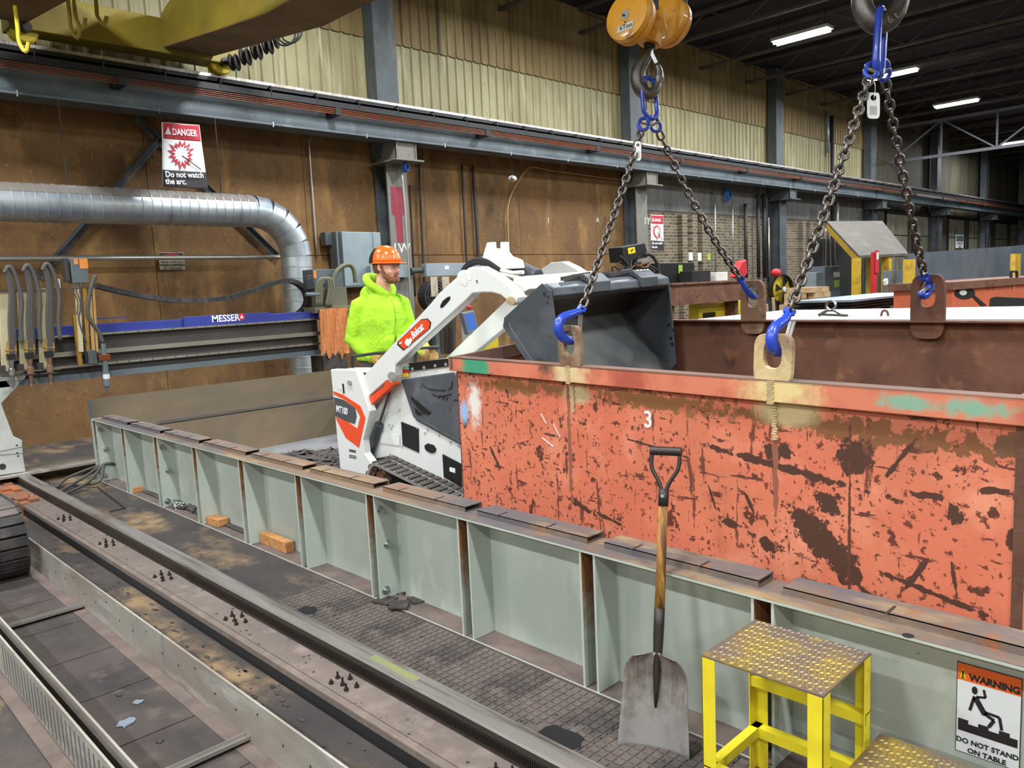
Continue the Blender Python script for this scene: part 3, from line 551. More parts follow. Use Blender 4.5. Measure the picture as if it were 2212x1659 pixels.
q = B(); q.tube([soc0+(soc1-soc0)*k/6 for k in range(7)], .01, 12, rs=[.004, .010, .0135, .016, .0185, .0195, .0195]); q.obj('socket', 'iron_dark', sv, smooth=True)
hd1 = ctr+ax*(Ls-.20)+nb*.03; q = B(); q.tube([soc1-(soc1-soc0)*.05, soc1+(hd1-soc1)*.5, hd1], .0165, 14, rs=[.0185, .017, .0165]); q.obj('shaft', 'handle_wood', sv, smooth=True)
q = B(); q.tube([hd1-ax*.01, hd1+ax*.05], .019, 12); q.obj('ferrule', 'iron_dark', sv, smooth=True); tg = ctr+ax*(Ls-.012)+nb*.03
for s in (-1, 1): B().tube(smoothpath([hd1+ax*.04+wd_*s*.006, hd1+ax*.08+wd_*s*.022, hd1+ax*.125+wd_*s*.048, tg-ax*.012+wd_*s*.052], 5), .0075, 8).obj('yoke_arm', 'iron_dark', sv, smooth=True)
B().cyl(tg-wd_*.057, tg+wd_*.057, .0165, 14).obj('grip', 'iron_dark', sv, smooth='auto'); B().cyl(hd1+ax*.025+nb*.017, hd1+ax*.025+nb*.023, .006, 10).obj('rivet', 'zinc', sv)
# ============================================================ YELLOW STEP STOOL
st = thing('step_stool', 'yellow steel work step with worn diamond-plate top', 'step stool', (2.13, 1.05, 0))
sx0, sx1, sy0, sy1, sz = 1.968, 2.298, .865, 1.242, .53
B().box((sx0, sy0, sz-.006), (sx1, sy1, sz)).obj('top_plate', 'tread_worn', st)
def lozenges(x0, x1, y0, y1, z, par, pitch=.024):
    q = B(); i = 0; y = y0+.012
    while y < y1-.008:
        x = x0+.012+(pitch/2 if i % 2 else 0); j = 0
        while x < x1-.008:
            a = radians(45) if (i+j) % 2 else radians(-45); d = V((cos(a), sin(a), 0))*.0105; n = V((-sin(a), cos(a), 0))*.0032; c = V((x, y, z))
            q.add([c-d, c-n, c+d, c+n, c-d*.5+V((0, 0, .0038)), c+d*.5+V((0, 0, .0038))], [(0, 1, 4), (1, 5, 4), (1, 2, 5), (2, 3, 5), (3, 4, 5), (3, 0, 4)]); x += pitch*.8; j += 1
        y += pitch*.62; i += 1
    return tag(q.obj('tread_pattern', 'tread_edge', par), kind='stuff')
lozenges(sx0, sx1, sy0, sy1, sz, st)
W_ = .045
for (x, y, dx, dy) in ((sx0, sy0, 1, 1), (sx0, sy1, 1, -1), (sx1, sy0, -1, 1), (sx1, sy1, -1, -1)):
    q = B(); q.box((min(x, x+dx*.004), min(y, y+dy*W_), 0), (max(x, x+dx*.004), max(y, y+dy*W_), sz-.006)); q.box((min(x, x+dx*W_), min(y, y+dy*.004), 0), (max(x, x+dx*W_), max(y, y+dy*.004), sz-.006)); q.obj('leg', 'step_yellow', st, bevel=.001)
for (a, b, z) in (((sx0+.002, sy0), (sx0+.002, sy1), .17), ((sx1-.04, sy0), (sx1-.04, sy1), .17), ((sx1-.04, sy0), (sx1-.04, sy1), .345), ((sx0, sy0+.002), (sx1, sy0+.002), .17), ((sx0, sy1-.03), (sx1, sy1-.03), .17)):
    q = B(); 
    if a[0] == b[0]: q.box((a[0], a[1], z), (a[0]+.035, b[1], z+.004)); q.box((a[0], a[1], z-.03), (a[0]+.004, b[1], z))
    else: q.box((a[0], a[1], z), (b[0], a[1]+.03, z+.004)); q.box((a[0], a[1], z-.03), (b[0], a[1]+.004, z))
    q.obj('rung', 'step_yellow', st)
s2 = thing('lower_step', 'lower diamond-plate step beside the yellow work step', 'step', (2.18, .62, 0)); zz = .285
B().box((2.02, .42, zz-.006), (2.30, .838, zz)).obj('top_plate', 'tread_worn', s2); lozenges(2.02, 2.30, .42, .838, zz, s2)
for (x, y) in ((2.02, .42), (2.02, .80), (2.26, .42), (2.26, .80)): B().box((x, y, 0), (x+.038, y+.038, zz-.006)).obj('leg', 'step_yellow', s2)
# ============================================================ ORANGE SCRAP CONTAINER
ca = radians(83.5); cu = V((cos(ca), sin(ca), 0)); cw = V((cu.y, -cu.x, 0))
C1 = at(2212, 859, X=2.5); C0 = onp(968, 771, C1, cw); CL = (C0-C1).dot(cu)+.035; CZ = C0.z; CW = 1.5; RISE = .125
def cp(a, b, z): return V((C0.x, C0.y, 0))-cu*a+cw*b+V((0, 0, z))       # a from far end toward the camera's right, b across, z up
ct = thing('scrap_container', 'big rust-chipped orange steel scrap container hung on chains', 'container', (C0.x, C0.y, .02))
def cpx(u, v, b=.03):
    p = onp(u, v, cp(0, b, 0), cw); return p
def lo(u, v): p = cpx(u, v)-V((C0.x, C0.y, .02)); return (p.x, p.y, p.z)
RU = '#4a2c20'; rb = []
for (u, v, L, w, r, c, jag) in ((1790, 1185, .17, .05, 42, RU, 1.0), (1755, 1150, .10, .045, 30, RU, 1.2), (1845, 990, .06, .055, 0, RU, 1.2), (1655, 1175, .05, .028, 10, RU, 1.2), (1250, 1090, .10, .014, 16, RU, 1.0), (1310, 1118, .09, .010, 8, RU, .9),
        (1290, 1170, .075, .035, 15, RU, 1.3), (1690, 1010, .34, .014, 6, RU, 1.2), (1420, 968, .2, .006, 6, RU, .8), (1942, 995, .085, .008, -55, RU, .6), (2180, 960, .045, .03, -10, '#6d4a33', 1.6), (2190, 1165, .02, .03, 0, RU, 1), (1575, 1130, .05, .014, 0, RU, .9),
        (1790, 1085, .05, .035, 20, RU, 1.4), (1680, 975, .055, .03, 0, RU, 1.4), (2010, 1280, .16, .009, 9, RU, .8), (2000, 1070, .05, .012, 0, RU, .8), (2140, 1060, .04, .012, -4, RU, .8), (2060, 1110, .03, .03, 0, RU, 1.4), (1980, 1240, .09, .008, -60, RU, .6), (1070, 990, .07, .012, 52, RU, .8), (1620, 1090, .05, .007, 60, RU, .6), (2060, 1245, .05, .006, 80, RU, .6), (1900, 1340, .06, .006, 75, RU, .6), (1540, 1080, .05, .005, 70, RU, .6),
        (1230, 940, .012, .35, 0, '#8a5440', 1.2), (1675, 990, .010, .3, 0, '#8a5440', 1.4), (1835, 1140, .006, .34, 0, '#5a3022', .8)):
    rb.append((c, lo(u, v), (9, L, w), radians(r), 'x', .07, 1.6+jag*1.6))
rust_top = [('#8a5a33', lo(1130, 838), (9, .30, .035), radians(-2), 'x', .12, 5), ('#8a5a33', lo(1420, 868), (9, .34, .035), radians(2), 'x', .12, 5), ('#7e4f2e', lo(1850, 930), (9, .42, .035), radians(2), 'x', .12, 5), ('#b9a57e', lo(1245, 852), (9, .09, .04), 0, 'x', .3, .6), ('#c0ab7c', lo(1700, 890), (9, .12, .05), 0, 'x', .3, .6),
            ('#d9d3cb', lo(1025, 870), (9, .05, .10), 0, 'x', .5, 2.5), ('#8fb0d6', lo(1003, 890), (9, .035, .06), 0, 'x', .4, .3)]
mat('container_paint', '#cf7557', .62, blobs=rust_top+rb, layers=[('#c4654a', 1.6, .42, .66), ('#d98c6e', 2.5, .55, .72, (1, 1, 1), 3), ('#6b3526', 34, .585, .61, (1, 1, 1), 5), ('#5a2d20', 11, .615, .635, (1, 1, 1), 8), ('#6b3a2a', 16, .625, .645, (1, 1.6, .22), 2), ('#5f3124', 20, .62, .64, (1, .3, 1.6), 12)], bump=.1, bs=30)
mat('container_rim', '#d0795c', .6, blobs=[('#3c8f6a', lo(1035, 790), (9, .12, .09), 0, 'x', .25, 1.5), ('#cdb78a', lo(1240, 800), (9, .10, .08), 0, 'x', .5, 2), ('#d3bb82', lo(1690, 840), (9, .13, .09), 0, 'x', .5, 2), ('#7f9f86', lo(1960, 868), (9, .07, .02), 0, 'x', .5, 4), ('#7f9f86', lo(2110, 880), (9, .09, .02), 0, 'x', .5, 4)], layers=[('#a3503c', 3, .5, .7), ('#6b4436', 9, .6, .7, (1, .5, 1), 4), ('#8e7fa0', 5, .66, .75, (1, .4, 1), 7)])
mat('rim_top', '#7d5a48', .7, layers=[('#59463f', 4, .45, .65, (1, .4, 1))])
rl = [(0, .03), (CL, .03)]
B().ob(cp(.03, .03, .02), -cu*(CL-.06), cw*.008, (0, 0, CZ-.06)).obj('front_wall', 'container_paint', ct)
B().ob(cp(.03, .038, .02), -cu*(CL-.06), cw*.001, (0, 0, CZ-.06)).obj('front_lining', 'rust_brown', ct)
B().ob(cp(.03, CW, .02), -cu*(CL-.06), cw*.008, (0, 0, CZ+RISE-.03)).obj('rear_wall', 'rust_brown', ct)
for a, nm in ((.03, 'left_end_wall'), (CL-.04, 'right_end_wall')): B().prism([cp(a, .03, .02), cp(a, CW, .02), cp(a, CW, CZ+RISE-.03), cp(a, .03, CZ-.03)], -cu*.01).obj(nm, 'rust_brown' if nm[0] == 'l' else 'container_paint', ct)
B().ob(cp(.03, .03, .02), -cu*(CL-.06), cw*(CW-.03), (0, 0, .012)).obj('floor_plate', 'rust_brown', ct)
B().ob(cp(CL-.06, .026, .02), -cu*.03, cw*.05, (0, 0, CZ-.09)).obj('corner_post', 'rust_brown', ct)
B().ob(cp(0, 0, CZ-.078), -cu*CL, cw*.008, (0, 0, .078)).obj('rim_face', 'container_rim', ct, bevel=.003); B().ob(cp(0, 0, CZ-.008), -cu*CL, cw*.075, (0, 0, .008)).obj('rim_top', 'rim_top', ct)
B().ob(cp(0, 0.008, CZ-.078), -cu*.008, cw*.06, (0, 0, .07)).obj('rim_end', 'container_rim', ct)
B().ob(cp(.028, CW-.06, CZ+RISE-.012), -cu*(CL-.056), cw*.075, (0, 0, .008)).obj('rear_rim', 'rust_brown', ct)
for a in (.012, CL-.06): B().prism([cp(a, .0, CZ-.07), cp(a, CW, CZ+RISE-.07), cp(a, CW, CZ+RISE), cp(a, .0, CZ)], -cu*.03).obj('end_rim', 'rim_top', ct)
def ellip(w, h, n=24, sq=3.0):
    out = []
    for i in range(n):
        t = 2*pi*i/n; c, s = cos(t), sin(t); out.append((w*(abs(c)**(2/sq))*(1 if c >= 0 else -1), h*(abs(s)**(2/sq))*(1 if s >= 0 else -1)))
    return out
def lug(a, b, z0, hgt, w, mt, lean=0, lb=None):
    du = -cu; up = (Z_+du*lean).normalized(); c = cp(a, b, z0+hgt/2); N = 24
    out = [c+du*x+up*y for x, y in ellip(w/2, hgt/2, N, 4.5)]; c2 = c+up*(hgt*.10 if b < 1 else hgt*.2); inn = [c2+du*x+up*y for x, y in ellip(w*.235, hgt*.27 if b < 1 else hgt*.2, N, 2.8)]
    o = B().ring(out, inn, cw*.022).obj('lifting_lug', mt, ct, bevel=.003); tag(o, lb) if lb else None
    return c2+up*(hgt*.27 if b < 1 else hgt*.2)
LUGN = [(1230, 788), (1668, 817)]; LUGF = [(1625, 722), (2001, 733)]; LT = []
for k, (u, v) in enumerate(LUGN):
    a = -(cpx(u, v, .012)-C0).dot(cu); LT.append(lug(a, .012, CZ-.02, .205 if k == 0 else .185, .15 if k == 0 else .155, 'lug_rust' if k == 0 else 'lug_cream', -.0 if k == 0 else .05, 'rusty lifting lug' if k == 0 else 'cream painted lifting lug'))
    for z0, z1, w in ((CZ-.085, CZ+.0, .026), (CZ-.22, CZ-.085, .018)):
        q = B(); n = 14
        for i in range(n):
            zz = z0+(z1-z0)*i/n; q.ob(cp(a-w/2+.003*sin(i*2.1), (-.004 if z0 > CZ-.1 else .024), zz), -cu*w, cw*.008, (0, 0, (z1-z0)/n*.8))
        tag(q.obj('weld_bead', 'lug_cream', ct), kind='stuff')
for k, (u, v) in enumerate(LUGF):
    a = -(onp(u, v, cp(0, CW-.03, 0), cw)-C0).dot(cu); zb = onp(u, v, cp(0, CW-.03, 0), cw).z; LT.append(lug(a, CW-.03, zb, .31, .16, 'lug_rust' if k == 0 else 'rust_brown', 0, 'brown lifting lug'))
cc = cpx(1398, 905, .028)
text('3', .10, cc-V((0, 0, .035))+cu*.02, -cu, Z_, 'label_white', ct, name='painted_number', bold=.002)
for (u0, v0, u1, v1) in ((1168, 893, 1180, 915), (1195, 915, 1210, 945), (1170, 945, 1195, 965)): P, Q = cpx(u0, v0, .028), cpx(u1, v1, .028); B().bar(P, Q, .006, .001, up=cw).obj('chalk_stroke', 'label_white', ct)
# ============================================================ MINI TRACK LOADER
ma = radians(88); ef = V((-cos(ma), -sin(ma), 0)); er = V((ef.y, -ef.x, 0)); lat = -er+Z_*.03; MT0 = V((3.29, 5.33, 0)); GZ0 = .022
def mp(f, l, z): return MT0+ef*f+lat*l+Z_*z                 # forward, toward far side, up
def mpx(u, v, l): return onp(u, v, MT0+lat*l, er)
def mpoly(pts, l): return [mpx(u, v, l) for u, v in pts]
ld = thing('track_loader', 'white and orange stand-on mini track loader with its bucket raised', 'loader', mp(.8, .45, GZ0))
def lp(nm, pts, l, th, mt, par=None, **k): return B().prism(mpoly(pts, l), lat*th).obj(nm, mt, par or ld, **k)
# body
body = [(785, 1000), (800, 905), (835, 850), (858, 826), (868, 808), (985, 792), (1012, 1030), (1014, 1100), (960, 1075), (900, 1020), (850, 985), (812, 992)]
bd = lp('body', body, .12, .66, 'white_paint', bevel=.01)
lp('engine_cover', [(867, 820), (978, 804), (986, 810), (1003, 967), (900, 910), (891, 899), (867, 826)], .105, .02, 'plastic_dark', bevel=.008)
lp('cover_crease', [(893, 894), (905, 904), (1000, 957), (1001, 963), (900, 907)], .100, .006, 'plastic_dark', bevel=.003)
for pts in (((887, 857), (893, 861), (930, 891), (925, 896), (912, 892), (890, 866)), ((896, 882), (900, 885), (911, 895), (904, 897), (898, 893))): lp('cover_vent', pts, .099, .008, 'black', bd)
for pl in (((912, 831), (925, 840), (945, 843), (963, 843)), ((935, 852), (945, 856), (960, 855), (975, 851)), ((946, 861), (952, 854)), ((956, 863), (960, 856)), ((963, 865), (967, 858)), ((977, 824), (976, 835), (970, 842)), ((981, 864), (993, 864))):
    B().tube([mpx(u, v, .103) for u, v in pl], .0035, 5).obj('cover_emblem', 'black', bd)
lp('hood_strip', [(880, 785), (967, 774), (968, 791), (884, 802)], .11, .02, 'black', bevel=.004)
lp('hood', [(868, 808), (884, 786), (985, 772), (985, 795)], .125, .62, 'white_paint', bevel=.01)
for (u, v) in ((891, 797), (916, 794), (940, 790), (963, 787)): B().cyl(mpx(u, v, .11), mpx(u, v, .104), .011, 10).obj('hood_bolt', 'zinc', ld)
for i, (mt, v0, v1) in enumerate((('sign_white', 785, 791), ('green_decal', 791, 797), ('red', 797, 805), ('yellow_decal', 805, 813))): lp('flag_decal', [(869, v0+2), (881, v0), (884, v1), (871, v1+2)], .108, .003, mt)
lp('access_panel', [(866, 911), (903, 926), (904, 978), (869, 962)], .112, .01, 'black', bevel=.003); lp('access_panel', [(955, 981), (995, 1002), (997, 1053), (958, 1031)], .112, .01, 'black', bevel=.003)
lp('caution_label', [(971, 1009), (983, 1012), (983, 1022), (971, 1018)], .110, .002, 'sign_white'); lp('side_opening', [(917, 962), (923, 958), (936, 962), (941, 970), (939, 977), (931, 979), (921, 974), (917, 968)], .112, .01, 'black')
lp('spec_label', [(821, 935), (863, 938), (863, 963), (822, 957)], .113, .002, 'label_white')
for (u, v) in ((858, 854), (838, 886), (863, 885), (829, 898), (840, 917), (845, 925), (848, 919), (902, 925), (923, 928), (867, 914), (868, 964), (948, 940), (973, 955), (990, 963), (918, 935), (842, 981), (1004, 1040)): B().cyl(mpx(u, v, .12), mpx(u, v, .113), .0075, 8).obj('body_bolt', 'zinc', ld)
lp('orange_guard', [(792, 862), (798, 877), (851, 831), (846, 817), (833, 821), (829, 836), (812, 848)], .03, .05, 'bob_orange', bevel=.003)
# tail panels
tail = [(714, 798), (768, 799), (784, 845), (799, 888), (784, 951), (787, 979), (802, 1001), (793, 1042), (736, 1028)]
for l in (0, .80): lp('tail_panel', tail, l, .06, 'white_paint', bevel=.006)
tp_ = lp('orange_graphic', [(720, 845), (741, 853), (778, 877), (789, 903), (775, 967), (747, 946), (731, 915), (724, 901), (752, 912), (772, 926), (778, 900), (768, 882), (742, 862), (721, 852)], -.003, .003, 'bob_orange')
lp('grey_graphic', [(721, 858), (742, 864), (767, 882), (770, 900), (766, 916), (745, 909), (724, 899)], -.003, .003, 'decal_grey')
a = mpx(726, 889, -.006); b = mpx(766, 901, -.006); z1 = mpx(726, 873, -.006)
text('MT100', (z1-a).length*1.25, a, b-a, z1-a, 'sign_white', ld, bold=.0015, shear=.15, sx=.78)
lp('tail_slot', [(739, 829), (742, 829), (744, 850), (741, 850)], -.003, .003, 'black'); B().cyl(mpx(754, 826, 0), mpx(754, 826, -.02), .018, 6).obj('tail_nut', 'zinc', ld); lp('warning_decal', [(729, 825), (736, 825), (737, 842), (730, 841)], -.003, .002, 'label_white')
lp('dealer_decal', [(754, 970), (768, 973), (768, 978), (754, 975)], -.003, .002, 'decal_grey')
for z_ in (982, 986): lp('dealer_decal', [(754, z_), (769, z_+3), (769, z_+5), (754, z_+2)], -.003, .002, 'decal_grey')
lp('rear_crossbar', [(748, 796), (800, 797), (806, 806), (750, 804)], .06, .08, 'white_paint', bevel=.005)
# operator platform and grab bar
B().ob(mp(-.25, .1, .17), ef*.58, lat*.66, Z_*.03).obj('platform', 'black_matte', ld)
pb = [mpx(763, 800, .1), mpx(762, 774, .1), mpx(770, 769, .1), mpx(840, 763, .35), mpx(843, 790, .35)]
B().tube(smoothpath(pb, 5), .012, 8).obj('grab_bar', 'black', ld, smooth=True)
B().tube(smoothpath([mpx(897, 800, .4), mpx(899, 760, .4), mpx(905, 753, .4), mpx(948, 750, .55)], 5), .012, 8).obj('control_lever', 'black', ld, smooth=True); B().cyl(mpx(926, 752, .5), mpx(949, 750, .55), .016, 8).obj('lever_grip', 'black', ld)
# arms
armp = [(779, 819), (931, 654), (947, 634), (989, 596), (1012, 578), (1036, 576), (1062, 590), (1086, 607), (1109, 627), (1119, 642), (1115, 655), (1103, 661), (1094, 648), (1080, 637), (1062, 632), (1039, 632), (1020, 634), (1005, 650), (854, 789), (852, 812), (848, 831), (835, 822), (793, 859)]
P = mpoly(armp, .03); arm = B().prism(P, lat*.075).obj('lift_arm', 'white_paint', ld, bevel=.008)
ARM2 = .72; B().prism([p+lat*ARM2 for p in P], lat*.075).obj('lift_arm', 'white_paint', ld, bevel=.008)
lp('arm_slot', [(951, 660), (956, 650), (966, 642), (972, 640), (972, 646), (966, 654), (956, 664), (951, 665)], .027, .004, 'black', arm); lp('arm_window', [(993, 611), (996, 604), (1009, 609), (1006, 619)], .027, .004, 'white_dirty', arm); lp('arm_decal', [(1008, 585), (1020, 590), (1017, 607), (1006, 603)], .028, .002, 'label_white', arm)
rp = [(857.5, 744.5), (871, 757), (928.5, 709), (931, 696), (923, 688), (910, 689.5), (859, 737.6)]; lp('logo_border', rp, .0265, .004, 'sign_black', arm); cxp = sum(p[0] for p in rp)/7; cyp = sum(p[1] for p in rp)/7
lp('logo_panel', [(cxp+(u-cxp)*.93, cyp+(v-cyp)*.93) for u, v in rp], .0245, .004, 'bob_orange', arm)
a = mpx(892, 733, .022); b = mpx(921, 706, .022); text('Bobcat', (mpx(881, 722, .022)-a).length*1.12, a, b-a, mpx(881, 722, .022)-a, 'sign_white', arm, bold=.002, sx=.72, shear=.1)
lp('logo_mark', [(874, 740), (878, 731), (882, 734), (886, 729), (890, 735), (888, 741), (882, 748), (877, 746)], .022, .002, 'sign_white', arm); lp('logo_dash', [(862, 741), (868, 738), (868, 741), (863, 744)], .022, .002, 'sign_white', arm)
for (u, v, r_) in ((846, 812, .03), (1103, 650, .026), (1030, 607, .008)): B().cyl(mpx(u, v, .03), mpx(u, v, .005 if r_ > .01 else .024), r_, 14).obj('pivot_pin', 'zinc' if u != 1103 else 'lug_cream', arm)
# lift cylinders
for dl in (0, .62):
    B().cyl(mpx(847, 831, .09)+lat*dl, mpx(817, 922, .09)+lat*dl, .011, 10).obj('cylinder_rod', 'chrome' if dl else 'hydraulic', ld); B().cyl(mpx(819, 916, .09)+lat*dl, mpx(795, 990, .09)+lat*dl, .034, 14).obj('cylinder_barrel', 'hydraulic', ld, smooth='auto')
# centre mechanism: white bracket, tilt cylinder, hoses, fittings
lp('tilt_bracket', [(1040, 562), (1051, 524), (1060, 523), (1061, 537), (1080, 537), (1080, 523), (1088, 523), (1089, 544), (1097, 554), (1118, 562), (1122, 580), (1040, 585)], .30, .05, 'white_paint', bevel=.006)
B().cyl(mpx(1003, 598, .105), mpx(1003, 598, .72), .045, 14).obj('cross_tube', 'white_paint', ld)
B().cyl(mpx(1078, 560, .40), mpx(1162, 597, .40), .046, 18).obj('tilt_barrel', 'hydraulic', ld, smooth='auto'); B().cyl(mpx(1160, 596, .40), mpx(1200, 612, .40), .022, 12).obj('tilt_rod', 'chrome', ld); lp('cylinder_guard', [(1073, 570), (1083, 556), (1123, 564), (1113, 579)], .33, .01, 'hydraulic', bevel=.003)
for i in range(3): B().tube(smoothpath([mpx(998, 590+i*4, .3), mpx(1006, 575+i*3, .3), mpx(1025, 562+i*3, .3), mpx(1050, 564+i*3, .3), mpx(1075, 580+i*3, .3), mpx(1088, 590+i*3, .3)], 5), .016, 8).obj('hydraulic_hose', 'black_matte', ld, smooth=True)
for i, (u0, v0, u1, v1) in enumerate(((1083, 584, 1108, 590), (1083, 592, 1108, 597), (1106, 590, 1130, 588), (1106, 597, 1135, 604), (1112, 612, 1160, 608), (1112, 620, 1150, 616))): B().cyl(mpx(u0, v0, .25), mpx(u1, v1, .25), .013 if i < 4 else .02, 10).obj('fitting', 'white_dirty', ld)
lp('attach_frame', [(1108, 600), (1135, 596), (1142, 625), (1120, 640), (1112, 636)], .12, .6, 'white_dirty', bevel=.005)
# bucket
bk = thing('_', None, None)
bpy.data.objects.remove(bk)
BLt, BW = -.09, 1.05; prof = [(1170, 612), (1190, 628), (1200, 715), (1212, 838), (1200, 856), (1140, 785), (1086, 706), (1089, 686)]
Pn = mpoly(prof, BLt); bshell = B()
bk = B().prism(Pn, lat*.012).obj('bucket_side', 'bucket_grey', ld, bevel=.002); B().prism([p+lat*(BW-.012) for p in Pn], lat*.012).obj('bucket_side', 'bucket_grey', ld, bevel=.002)
cur = [mpx(u, v, BLt) for u, v in ((1176, 622), (1140, 646), (1112, 668), (1100, 688), (1100, 704), (1112, 726), (1148, 780), (1203, 856))]
sm = smoothpath(cur, 4); q = B(); q.loft([sm, [p+lat*BW for p in sm]], closed=False, caps=False); o = q.obj('bucket_shell', 'bucket_worn', ld, smooth=True); md = o.modifiers.new('s', 'SOLIDIFY'); md.thickness = .008
tube_ = [(1172, 612), (1192, 622), (1195, 640), (1186, 650), (1172, 640)]; B().prism([p+lat*.012 for p in mpoly(tube_, BLt)], lat*(BW-.024)).obj('bucket_top_tube', 'bucket_grey', ld, bevel=.006)
def bq(u, v, l): return mpx(u, v, BLt)+lat*l
for l0 in (.30, .74):
    B().prism([bq(1166, 604, l0), bq(1178, 598, l0), bq(1198, 616, l0), bq(1199, 640, l0), bq(1193, 636, l0), bq(1190, 620, l0)], lat*.16).obj('coupler_ear', 'bucket_grey', ld, bevel=.004)
B().ob(bq(1168, 606, .25), lat*.66, (bq(1150, 618, .25)-bq(1168, 606, .25)), Z_*.02).obj('coupler_plate', 'bucket_grey', ld)
for k in range(4): B().ball(bq(1182, 601, .77+.033*k), .009, 8).obj('coupler_bolt', 'zinc', ld)
for s, l0 in ((0, .16), (1, .55)): B().bar(bq(1170, 606, l0), bq(1160, 600, l0+.26), .022, .022).obj('latch_lever', 'steel_dark', ld)
for (u, v) in ((1178, 635), (1185, 642), (1183, 654)): B().cyl(mpx(u, v, BLt), mpx(u, v, BLt-.002), .008 if v != 635 else .014, 10).obj('bolt_hole', 'black', ld)
for (u, v) in ((1195, 742), (1200, 775), (1203, 790), (1206, 755)): p = mpx(u, v, BLt)+lat*(BW-.0125); B().cyl(p, p-lat*.002, .011, 10).obj('bolt_hole', 'black', ld)
# tracks
def hull_path(cs, n=10):
    pts = []
    for (f, z, r) in cs:
        for k in range(48): a = 2*pi*k/48; pts.append((f+r*cos(a), z+r*sin(a)))
    pts = sorted(set(pts)); cr = lambda o, a, b: (a[0]-o[0])*(b[1]-o[1])-(a[1]-o[1])*(b[0]-o[0])
    lo_, up_ = [], []
    for p in pts:
        while len(lo_) > 1 and cr(lo_[-2], lo_[-1], p) <= 0: lo_.pop()
        lo_.append(p)
    for p in reversed(pts):
        while len(up_) > 1 and cr(up_[-2], up_[-1], p) <= 0: up_.pop()
        up_.append(p)
    return lo_[:-1]+up_[:-1]
def resample(P, step):
    P = P+[P[0]]; out = []; d = 0
    for a, b in zip(P[:-1], P[1:]):
        L = hypot(b[0]-a[0], b[1]-a[1])
        while d < L: out.append((a[0]+(b[0]-a[0])*d/L, a[1]+(b[1]-a[1])*d/L)); d += step
        d -= L
    return out
hp = hull_path([(.60, .32, .12), (1.66, .165, .115), (.42, .13, .082)])
hp2 = resample(hp, .037)
for l0 in (-.06, .72):
    W2 = .24; q = B(); n = len(hp2); cxm = sum(p[0] for p in hp2)/n; czm = sum(p[1] for p in hp2)/n
    outer = [mp(f, l0, z) for f, z in hp2]; inner = []
    for i, (f, z) in enumerate(hp2):
        a, b = hp2[i-1], hp2[(i+1) % n]; d = V((b[0]-a[0], b[1]-a[1])).normalized(); inner.append(mp(f-d.y*.022, l0, z+d.x*.022))
    q.ring(outer, inner, lat*W2); trk = q.obj('track_belt', 'track_rubber', ld)
    k = 0
    for i in range(0, n-1, 2):
        f, z = hp2[i]; f2, z2 = hp2[i+1]; d = ef*(f2-f)+Z_*(z2-z); nn = V((0, 0, 0)); dd = V((f2-f, z2-z)).normalized(); nn = (ef*dd.y-Z_*dd.x)*.014
        if z < .06 and z2 < .06: continue
        for (la, lb, sh, po) in ((0, .105, .35, 0), (.135, W2, -.35, .9)):
            o = mp(f, l0+la, z)+d*po; B().ob(o, d*.95, lat*(lb-la)+d*sh, nn).obj('track_lug', 'lug_rubber', trk)
            B().ob(o+lat*(.06 if la == 0 else 0)+d*.8, d*.6, lat*.045+d*sh*.3, nn).obj('track_lug', 'lug_rubber', trk)
    for (f, z, r) in ((.60, .32, .095), (1.66, .165, .09), (.42, .13, .055), (.7, .1, .05), (1.0, .1, .05), (1.3, .1, .05)):
        B().cyl(mp(f, l0+.05, z), mp(f, l0+W2-.05, z), r, 16).obj('track_wheel', 'steel_dark', ld)
    q = B()
    for k in range(9):
        a = 2*pi*k/9; q.cyl(mp(.60+.085*cos(a), l0+.02, .32+.085*sin(a)), mp(.60+.085*cos(a), l0+.06, .32+.085*sin(a)), .02, 8)
    q.cyl(mp(.60, l0+.03, .32), mp(.60, l0+.07, .32), .05, 12); q.obj('sprocket', 'rust_brown', ld)
# ============================================================ SLAG HEAP
hx, hy = 3.45, 6.05
def hz(x, y): 
    r = hypot((x-hx)/1.05, (y-hy)/1.15); return max(0, .27*(1-r**1.6))*(1+.35*mnoise.noise(V((x*3, y*3, 0)))) if r < 1 else 0
q = B(); n = 34; g_ = [[V((hx-1.05+2.1*i/n, hy-1.15+2.3*j/n, .0)) for j in range(n+1)] for i in range(n+1)]
for r_ in g_:
    for p in r_: p.z = .022+hz(p.x, p.y)
q.loft(g_, closed=False, caps=False)
for i in range(2600):
    a = rnd.random()*2*pi; r_ = sqrt(rnd.random()); x = hx+1.05*r_*cos(a); y = hy+1.15*r_*sin(a); z = .026+hz(x, y); s = .02+.05*rnd.random()**2
    d = V((cos(a*7), sin(a*7), rnd.uniform(-.5, .5)))*s; e = V((-sin(a*7), cos(a*7), rnd.uniform(-.4, .4)))*s*rnd.uniform(.4, 1); c = V((x, y, z)); up = V((0, 0, .008))
    q.add([c-d, c+e*.8, c+d*rnd.uniform(.6, 1), c-e, c+up], [(0, 1, 4), (1, 2, 4), (2, 3, 4), (3, 0, 4)])
tag(q.obj('slag_heap', 'slag'), 'heap of dark crusty slag flakes behind the loader', 'slag', kind='stuff')
